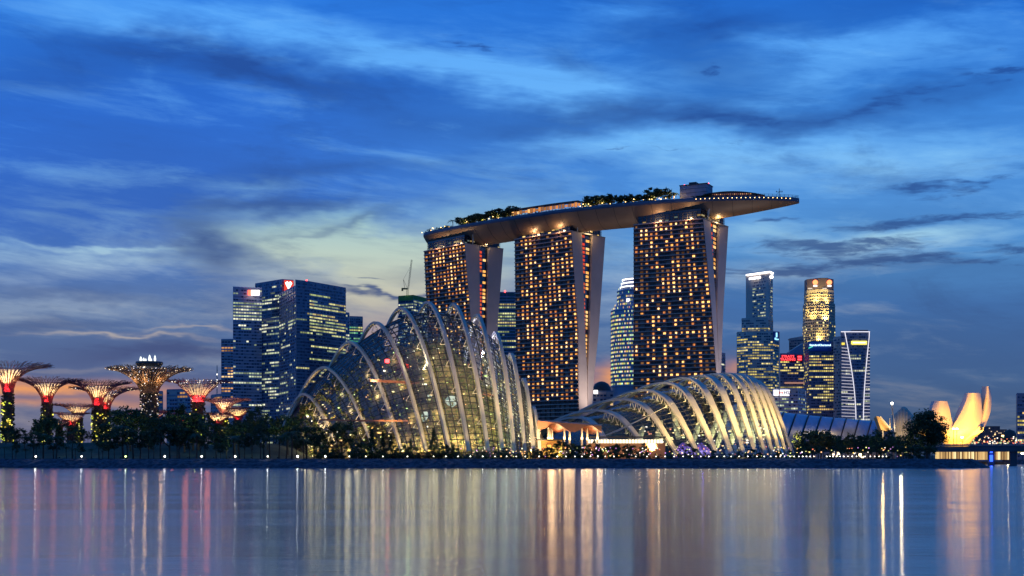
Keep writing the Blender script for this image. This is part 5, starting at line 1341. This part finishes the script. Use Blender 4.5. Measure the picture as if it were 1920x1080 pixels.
# ================================================================== BRIDGE AND WHAT LIES BEHIND IT
def bridge():
    T = thing('road_bridge', 'dark low road bridge over the channel at the right edge', 'bridge', V((230, 640, 0)))
    dm = mat('bridge_concrete', (.10, .09, .10), .8, scale=.1)
    a, q = V((150, 700, 0)), V((420, 610, 0)); L = (q - a).length; d = (q - a).normalized(); n = V((-d.y, d.x, 0))
    zt = 10.0; b = MB(); b.beam(a + V((0, 0, zt - 1.5)) + n * 7, q + V((0, 0, zt - 1.2)) + n * 7, 15, 2.8, side=n); b.build('deck', dm, T)
    b = MB(); b.beam(a + V((0, 0, zt + .5)) - n * .7, q + V((0, 0, zt + .8)) - n * .7, .4, 1.0, side=n); b.build('parapet', mat('parapet_paint', (.3, .2, .2), .7), T)
    b = MB(); b.beam(a + V((0, 0, zt + 1.5)) - n * .7, q + V((0, 0, zt + 1.8)) - n * .7, .15)
    for i in range(90): p = a.lerp(q, i / 90) - n * .7; b.beam(p + V((0, 0, zt + .9)), p + V((0, 0, zt + 1.6)), .12)
    b.build('railing', STEELW, T, kind='stuff')
    for px in (1738, 1858, 1901, 1975):
        f = 0; best = min(range(400), key=lambda i: abs(960 + F * (a.lerp(q, i / 400)).x / (a.lerp(q, i / 400)).y - px)); p = a.lerp(q, best / 400)
        b = MB(); b.box(p + n * 7 + V((0, 0, 3.6)), (3.2, 12, 8), math.atan2(d.y, d.x)); o = sub(b.build('pier', dm, T), T)
        if px == 1858:
            b = MB(); b.box(p + n * .7 + V((0, 0, 3.8)), (1.5, .3, 3.4), math.atan2(d.y, d.x)); b.box(p + n * .7 + V((0, 0, 7.2)), (1.3, .3, 1.4), math.atan2(d.y, d.x)); b.build('blue_light', emis('blue_led', (.03, .1, 1), 3), o)
            lamp('POINT', p - n * 2 + V((0, 0, 4)), 300, (.05, .1, 1), T, size=.5)
    # lit arcade seen beneath the deck
    S = thing('waterside_arcade', 'low warm lit colonnade seen beneath the road bridge', 'arcade', atz(1828, 890, 2))
    b = MB(); px = 1755; rr = random.Random(2)
    b2 = MB(); b2.box(atz(1830, 897, 6), (56, 2, 5.6)); b2.build('rear_wall', mat('arcade_wall', (.5, .36, .2), .6, scale=.3), S)
    b3 = MB(); b3.box(atz(1830, 892, 9), (57, 12, .6)); b3.build('roof', STEELD, S)
    while px < 1904:
        p = atz(px, 887.5, 6); b.box(p, (.55, .5, 5.6), g=rr.choice(((1.1, .75, .3), (.9, .55, .22), (.5, .3, .12), (1.4, 1.1, .55), (.25, .14, .06)))); px += 2.6
    b.build('glowing_columns', GLOW, S, kind='stuff')  # columns glow themselves; the lamplight on them is put into their colour
    for px in (1770, 1800, 1830, 1860, 1890): lamp('POINT', atz(px, 885, 5), 1200, (1, .65, .3), S, size=.5)
    b = MB(); b.box(atz(1852, 884, 2.6), (18, 4, .8)); b.build('landing_stage', CONCD, S)
    # stadium like stepped hall, and the street lamps of the city floor
    H = thing('stepped_hall', 'dark stepped hall with low dome far beyond the museum', 'hall', atz(1862, 1700, 3.2)); b = MB()
    for y0, y1, xa, xb in ((864, 812, 1838, 1905), (812, 805, 1845, 1888), (805, 799, 1852, 1875)):
        p, r = at(xa, y0, 1700), at(xb, y1, 1700); b.box(((p.x + r.x) / 2, 1720, (max(3.2, p.z) + r.z) / 2), (r.x - p.x, 40, r.z - max(3.2, p.z)))
    b.build('wall', mat('hall_wall', (.10, .09, .10), .8), H); b = MB(); c = at(1893, 814, 1690); b.lathe(c, [(9, -6), (8.5, 0), (6, 4), (0, 6.5)], 20); b.build('dome', STEELD, H, smooth=True)
    b = MB()
    for i in range(14): b.box(at(1848 + i * 3.6, R.choice((803, 809, 812, 818)), 1698), (1.2, .5, .9), g=(1.2, .9, .6))
    b.build('hall_lights', GLOW, H, kind='stuff')
    b = MB()
    rr = random.Random(6)
    for i in range(150):
        px = rr.uniform(1800, 1925); y = 834 - abs(rr.gauss(0, 7)); s = rr.choice((.5, .8, 1.1)); b.box(at(px, y, rr.uniform(1000, 1300)), (s, .5, s), g=rr.choice(((2, 1.2, .5), (1.5, .3, .15), (2, 1.8, 1.5), (.9, .35, .3), (.7, .9, .4))))
    o = b.build('street_lights', GLOW, kind='stuff'); o['label'] = 'tiny scattered city street lights above the bridge deck'; o['category'] = 'lights'
    for i, (px, y) in enumerate(((1880, 817), (1804, 820), (1917, 850))):
        c = at(px, y, 640 if i < 2 else 600); base = V((c.x, c.y, 3.2 if i == 2 else 10)); t = thing('street_lamp', ('orange street lamp high on the bridge right of the museum', 'white street lamp on the bridge before the museum', 'street lamp at the extreme right under the bridge')[i], 'street lamp', base, 'street lamps on the bridge')
        b = MB(); b.beam(base, c, .2); b.build('pole', STEELD, t); b = MB(); b.box(c, (1.0, .6, .6)); b.build('lamp_head', WARM if i == 0 else LAMP, t)
bridge()

# ================================================================== TREES AND PLANTS
def crown_mesh(name, seed, rx, rz_, nclump, per, leaf, mats, shape='round'):
    rr = random.Random(seed); b = MB()
    for c in range(nclump):
        for _ in range(50):
            p = V((rr.uniform(-1, 1), rr.uniform(-1, 1), rr.uniform(-1, 1)))
            if p.length < 1 and p.length > .25: break
        if shape == 'cone': f = (1 - p.z) / 2; p.x *= f * .95 + .08; p.y *= f * .95 + .08
        if shape == 'flat': p.z = p.z * .5 + .3 * rr.random()
        cs = rr.uniform(.16, .34) * (1 if shape != 'cone' else .6); cm = rr.choice((0, 0, 1, 2))
        for _ in range(per):
            q = p + V((rr.gauss(0, cs * .5), rr.gauss(0, cs * .5), rr.gauss(0, cs * .38))); q = V((q.x * rx, q.y * rx, q.z * rz_))
            u = V((rr.uniform(-1, 1), rr.uniform(-1, 1), rr.uniform(-.7, .7))).normalized() * leaf * rr.uniform(.6, 1.3); w = u.orthogonal(); w.rotate(__import__('mathutils').Quaternion(u.normalized(), rr.uniform(0, 6.28))); w = w.normalized() * leaf * .5
            b.face([q - u, q + w, q + u, q - w], m=cm)
    me = bpy.data.meshes.new(name); me.from_pydata(b.v, [], b.f)
    for m in mats: me.materials.append(m)
    me.polygons.foreach_set('material_index', b.m); return me
def trunk_mesh(name, seed, h, r, spread, nl=6):
    rr = random.Random(seed); b = MB(); b.tube([(0, 0, -.3), (rr.uniform(-.2, .2), 0, h * .4), (rr.uniform(-.3, .3), .1, h * .8)], [r, r * .75, r * .45], 7)
    for i in range(nl):
        a = rr.uniform(0, 6.28); z = h * rr.uniform(.4, .75); e = V((math.cos(a) * spread * rr.uniform(.4, .8), math.sin(a) * spread * rr.uniform(.4, .8), z + h * rr.uniform(.2, .45)))
        b.tube([(0, 0, z), (e.x * .5, e.y * .5, z + (e.z - z) * .6), e], [r * .4, r * .26, r * .1], 5)
    me = bpy.data.meshes.new(name); me.from_pydata(b.v, [], b.f); me.materials.append(BARK); return me
def proto(kind, seed):
    if kind == 'broad': return crown_mesh('crown', seed, 4.6, 3.4, 26, 46, .42, LEAF), trunk_mesh('trunk', seed, 6.5, .28, 4), 7.6
    if kind == 'tall': return crown_mesh('crown', seed, 3.2, 4.8, 26, 42, .40, LEAF), trunk_mesh('trunk', seed, 7.5, .25, 3), 9.0
    if kind == 'cone': return crown_mesh('crown', seed, 2.3, 5.4, 30, 38, .34, LEAF, 'cone'), trunk_mesh('trunk', seed, 7, .18, .8), 6.6
    if kind == 'roof': return crown_mesh('crown', seed, 4.6, 2.9, 34, 50, .5, LEAF), trunk_mesh('trunk', seed, 5.5, .3, 4, 8), 6.6
    if kind == 'big': return crown_mesh('crown', seed, 8.6, 8.0, 120, 80, .5, LEAF), trunk_mesh('trunk', seed, 12, .6, 8, 12), 11.5
    if kind == 'bush': return crown_mesh('crown', seed, 1.9, 1.4, 12, 40, .26, LEAF), trunk_mesh('trunk', seed, 1.4, .09, 1.4, 5), 1.5
def palm_mesh(seed):
    rr = random.Random(seed); b = MB(); n = 15
    for i in range(n):
        a = 2 * PI * i / n + rr.uniform(-.15, .15); L = rr.uniform(3.2, 4.2); up = rr.uniform(.2, 1.3); last = None
        for s in range(9):
            f = s / 8; p = V((math.cos(a) * L * f, math.sin(a) * L * f, up * L * .5 * f - 1.5 * f * f * L * .55)); sd = V((-math.sin(a), math.cos(a), 0))
            if last is not None:
                for sg in (-1, 1):
                    w = .75 * math.sin(PI * min(1, f + .1)) + .12; m = (last + p) / 2
                    b.face([last, p, m + sd * sg * w + (p - last) * .8 + V((0, 0, -.25))], m=rr.choice((0, 1)))
            last = p
    me = bpy.data.meshes.new('crown'); me.from_pydata(b.v, [], b.f)
    for m in LEAF: me.materials.append(m)
    me.polygons.foreach_set('material_index', b.m)
    t = MB(); t.tube([(0, 0, -7.6), (.2, 0, -3.5), (0, 0, 0)], [.3, .22, .18], 7); tm = bpy.data.meshes.new('trunk'); tm.from_pydata(t.v, [], t.f); tm.materials.append(BARK)
    return me, tm
PRO = {k: [proto(k, 100 + i * 7 + len(k)) for i in range(n)] for k, n in (('broad', 3), ('tall', 3), ('cone', 2), ('roof', 2), ('big', 1), ('bush', 3))}
PALM = [palm_mesh(i) for i in range(2)]
def tree(kind, loc, s, label, group, rr, cat='tree', name='tree', sq=1.0):
    o = bpy.data.objects.new(name, None); col.objects.link(o); o.location = loc; o['label'] = label; o['category'] = cat
    if group: o['group'] = group
    o.rotation_euler = (0, 0, rr.uniform(0, 6.28)); o.scale = (s * rr.uniform(.9, 1.1), s * rr.uniform(.9, 1.1), s * sq)
    if kind == 'palm': cm, tm = rr.choice(PALM); h = 7.6; tz = 7.6
    else: cm, tm, h = rr.choice(PRO[kind]); tz = 0
    c = bpy.data.objects.new('crown', cm); col.objects.link(c); c.parent = o; c.location = (0, 0, h)
    t = bpy.data.objects.new('trunk', tm); col.objects.link(t); t.parent = o; t.location = (0, 0, tz)
    return o
tr = random.Random(77)
def band(x0, x1, n, D0, D1, kinds, ylim, label, group, smin=.7, smax=1.3):
    for i in range(n):
        px = x0 + (x1 - x0) * (i + tr.uniform(.1, .9)) / n; D = tr.uniform(D0, D1); k = tr.choice(kinds)
        full = {'broad': 11, 'tall': 13.5, 'cone': 12, 'palm': 9.5, 'bush': 2.9}[k]; yt = ylim(px) + tr.uniform(-9, 12)
        h = (HY - yt) / F * D + CH - mound_z((px - 960) / F * D, D); s = max(.45, h / full); sq = 1
        if s > 1.5: sq = s / 1.5; s = 1.5
        x_ = (px - 960) / F * D; tree(k, V((x_, D, mound_z(x_, D) - .1)), s, label[k] if isinstance(label, dict) else label, group if not isinstance(label, dict) else group + ', ' + k, tr, sq=sq)
yl = lambda px: 792 + 10 * math.sin(px * .05) + (8 if px < 60 else 0) - (14 if 225 < px < 560 else 0) - 6 * math.sin(px * .021 + 2)
lab = {'broad': 'dark round tree in the park belt left of the tall dome', 'tall': 'dark slender tree in the park belt left of the tall dome', 'palm': 'dark palm in the park belt left of the tall dome'}
band(4, 545, 58, 505, 575, ('broad', 'tall', 'palm'), yl, lab, 'park belt trees by the left shore')
band(4, 590, 48, 458, 490, ('broad', 'tall', 'palm'), lambda p: yl(p) + 24, {'broad': 'dark round tree in the front row along the left promenade', 'tall': 'dark slim tree in the front row along the left promenade', 'palm': 'dark palm in the front row along the left promenade'}, 'front row trees along the left shore')
for px, y, D, k, lb in ((640, 785, 466, 'broad', 'round dark tree standing before the left foot of the tall dome'), (697, 802, 464, 'cone', 'slim conifer before the second rib foot of the tall dome'), (718, 806, 463, 'cone', 'slim conifer right of the second rib foot'), (733, 812, 463, 'cone', 'low conifer before the third rib foot of the tall dome'),
                        (813, 800, 462, 'cone', 'tallest conifer silhouetted before the middle of the tall dome'), (770, 822, 462, 'cone', 'small conifer between the third and fourth rib feet'), (600, 806, 466, 'tall', 'dark slim tree at the left end of the tall dome'), (668, 826, 463, 'broad', 'small round tree under the second rib of the tall dome'),
                        (575, 790, 470, 'broad', 'leafy tree hiding the left tip of the tall dome'), (848, 828, 462, 'cone', 'small conifer before the fifth rib foot')):
    full = {'broad': 11, 'tall': 13.5, 'cone': 12}[k]; h = (HY - y) / F * D + CH - 3.2; tree(k, V(((px - 960) / F * D, D, 3.1)), max(.4, h / full), lb, None, tr)
band(590, 1010, 46, 451, 462, ('bush',), lambda p: 838 if p < 860 else 845, {'bush': 'low dark shrub at the feet of the tall dome'}, 'shrubs below the tall dome', .8, 2)
band(1010, 1500, 50, 451, 520, ('bush',), lambda p: 836 if p < 1210 else 848, {'bush': 'low dark shrub before the low dome and its frontage'}, 'shrubs below the low dome', .8, 2)
band(1020, 1215, 9, 470, 500, ('broad',), lambda p: 832, {'broad': 'small round tree before the glowing frontage'}, 'small trees before the frontage')
band(1492, 1712, 30, 500, 640, ('broad', 'tall'), lambda p: 814 + 5 * math.sin(p * .06), {'broad': 'dark round tree in the grove right of the low dome', 'tall': 'dark slim tree in the grove right of the low dome'}, 'grove between low dome and bridge')
band(1498, 1745, 20, 455, 490, ('broad', 'bush'), lambda p: 838, {'broad': 'low round tree along the right hand promenade', 'bush': 'low shrub along the right hand promenade'}, 'low planting along the right promenade')
def bigtree():
    D = 500; o = tree('big', V(((1738 - 960) / F * D, D, 3.1)), .98, 'largest spreading dark tree silhouetted before the golden museum', None, tr); o.scale = (.84, .84, .98)
    for px, y in ((1722, 838), (1748, 848), (1700, 842)):
        Dd = 492; h = (HY - y) / F * Dd + CH - 3.2; tree('broad', V(((px - 960) / F * Dd, Dd, 3.1)), max(.45, h / 11), 'low round tree at the foot of the largest spreading tree', 'low trees around the largest tree', tr)
bigtree()
# lamps hidden in the groves
GL = thing('garden_floodlights', 'small garden floodlights hidden among the park trees', 'lights', V((0, 480, 3.2)))
fb = MB()
for px, D, pw, cc in ((110, 500, 700, (.7, 1, .4)), (170, 500, 500, (.9, .9, .4)), (350, 500, 800, (.6, 1, .5)), (400, 500, 500, (.8, 1, .4)), (470, 500, 700, (.6, .9, .5)), (520, 498, 600, (.8, .9, .4)), (225, 494, 900, (.6, 1, .4)), (300, 496, 700, (1, .6, .2)), (60, 494, 500, (.8, 1, .3)), (430, 490, 400, (.7, 1, .5)), (1060, 505, 1400, (1, .7, .2)), (1100, 505, 900, (1, .6, .3)), (1150, 505, 1500, (.9, 1, .25)), (1200, 505, 500, (1, .6, .3)),
                      (1560, 500, 900, (1, .65, .3)), (1615, 520, 900, (.7, 1, .35)), (1670, 520, 900, (.9, .8, .4)), (1700, 500, 900, (.95, .85, .45)), (690, 470, 300, (.9, .9, .4)), (905, 470, 300, (.8, 1, .3)), (970, 476, 300, (.8, 1, .3)), (640, 480, 300, (1, .8, .4)), (800, 468, 260, (1, .8, .4))):
    p = atz(px, D - 8, 4.6); lamp('SPOT', p, pw * 3.2, cc, GL, target=p + V((0, 6, 7)), size=.5, angle=140, blend=1, name='garden_floodlight'); fb.box(p - V((0, -1.0, .9)), (.5, .4, .5))
fb.build('floodlight_housing', STEELD, GL)
sp = MB(); rr = random.Random(33)
for _ in range(260):
    px = rr.choice((rr.uniform(1010, 1240), rr.uniform(1010, 1240), rr.uniform(1240, 1480), rr.uniform(1480, 1720), rr.uniform(860, 1010))); y = rr.uniform(838, 856); s = rr.choice((.18, .25, .35))
    sp.box(at(px, y, rr.uniform(452, 475)), (s, s, s), g=rr.choice(((2.2, 1.2, .5), (1.6, 1.7, .5), (2.4, 2.2, 1.8), (1.6, .4, .2), (1.1, .5, 1.3), (2, 1.3, .3))))
sp.build('fairy_lights', GLOW, GL, kind='stuff')
# roof deck trees
for i, px in enumerate((846, 858, 868, 880, 893, 903, 915, 926, 937, 948, 958, 1092, 1104, 1117, 1130, 1143, 1157, 1170, 1184, 1198, 1212, 1227, 1243, 1262, 1310, 1325, 818, 832)):
    s = s_at(px); w = PROF(s)[0]; p = dpt(s, -w + tr.uniform(2.5, 8), ZD - 3.2); k_ = .62 if i > 25 or px in (1310, 1325) else 1.0
    tree('roof' if tr.random() < .88 else 'palm', p, tr.uniform(1.15, 1.5) * k_, 'dark garden tree lit from below on the long roof deck', 'trees in the roof deck garden', tr)
def rim(p0, p1, n, s0, s1):
    for i in range(n):
        s = s_at(p0 + (p1 - p0) * i / n); p = dpt(s, -PROF(s)[0] + 2.2, ZD); tree('bush', p, tr.uniform(s0, s1), 'small shrub at the rim of the roof deck', 'shrubs at the roof deck rim', tr, cat='shrub', name='shrub')
rim(960, 1086, 20, .6, 1.0); rim(796, 850, 10, .8, 1.3); rim(1300, 1425, 16, .7, 1.2)

# ================================================================== PROMENADE LAMPS
pb = MB(); pb.tube([(0, 0, -.1), (0, 0, .62)], .07, 6); pmh = bpy.data.meshes.new('post'); pmh.from_pydata(pb.v, [], pb.f); pmh.materials.append(STEELD)
def head(mat_, r):
    b = MB(); b.lathe((0, 0, 0), [(0, -r), (r * .8, -r * .6), (r, 0), (r * .8, r * .6), (0, r)], 10); me = bpy.data.meshes.new('lamp_head'); me.from_pydata(b.v, [], b.f); me.materials.append(mat_); return me
shl = emis('promenade_lamp_glass', (1, .94, .78), 9, sample=True)
H1, H2, H3 = head(shl, .30), head(shl, .14), head(emis('promenade_lamp_green', (.75, 1, .25), 10, sample=True), .3)
def shore_lamp(px, D, me, label, group, s=1.0, pw=0, z=3.2):
    o = bpy.data.objects.new('promenade_lamp', None); col.objects.link(o); p = atz(px, D, z); o.location = p; o['label'] = label; o['category'] = 'lamp'; o['group'] = group; ORI[o.name] = p
    a = bpy.data.objects.new('post', pmh); col.objects.link(a); a.parent = o; b = bpy.data.objects.new('lamp_head', me); col.objects.link(b); b.parent = o; b.location = (0, 0, .8); q_ = R.uniform(.8, 1.15); b.scale = (q_, q_, q_)
    if pw: lamp('POINT', p + V((0, -.7, .9)), pw, (1, .95, .8), o, size=.2)
for i, px in enumerate((67, 153, 309, 378, 441, 502, 558, 610)): shore_lamp(px, 445.6, H1, 'bright white ball lamp on the promenade left of the tall dome', 'bright lamps along the left promenade', pw=90)
shore_lamp(235.5, 445.6, H3, 'the only green tinted ball lamp on the left promenade', 'green lamp on the left promenade', pw=60)
for px in (655, 686, 718, 764, 813, 836, 859, 882, 905, 928, 950, 968, 985, 1011): shore_lamp(px, 445.6, H2, 'small white ball lamp below the tall dome', 'small lamps below the tall dome', pw=22)
for px in (1045, 1061, 1078, 1091, 1107, 1121, 1135, 1151, 1192, 1213, 1230, 1247, 1264, 1281, 1298, 1314, 1329, 1344, 1358, 1371, 1386, 1402, 1419, 1433, 1445, 1455, 1463, 1471, 1481, 1489): shore_lamp(px, 445.6, H2, 'small white ball lamp below the low dome', 'small lamps below the low dome', pw=14)
for px in (1498, 1505, 1512, 1519, 1526, 1550, 1556, 1562, 1568, 1575, 1582, 1590, 1598, 1606, 1614, 1622, 1632, 1640, 1648, 1655, 1662): shore_lamp(px, 445.6, H2, 'small white ball lamp on the promenade before the right grove', 'small lamps before the right grove')
b = MB()
for px, y in ((1562, 851), (1572, 850), (1613, 853), (1617, 856)): b.box(at(px, y, 480), (.9, .5, .9))
o = b.build('kiosk_lights', emis('kiosk_light', (1, .75, .45), 6), GL)

# ================================================================== tell alike things apart by where they stand
def ordinal(n):
    w = ('first', 'second', 'third', 'fourth', 'fifth', 'sixth', 'seventh', 'eighth', 'ninth', 'tenth', 'eleventh', 'twelfth')
    return w[n - 1] if n <= 12 else str(n) + ({1: 'st', 2: 'nd', 3: 'rd'}.get(n % 10, 'th') if n not in (11, 12, 13) else 'th')
by = {}
for o in col.objects:
    if o.parent is None and o.get('label') and o.get('group'): by.setdefault((o['group'], o['label']), []).append(o)
for (g_, l_), L_o in by.items():
    if len(L_o) < 2 or 'shrub' in l_ or len(l_.split()) > 12: continue
    L_o.sort(key=lambda o: o.location.x / max(1, o.location.y))
    for n_, o in enumerate(L_o): o['label'] = l_ + ', ' + ordinal(n_ + 1) + ' from the left'
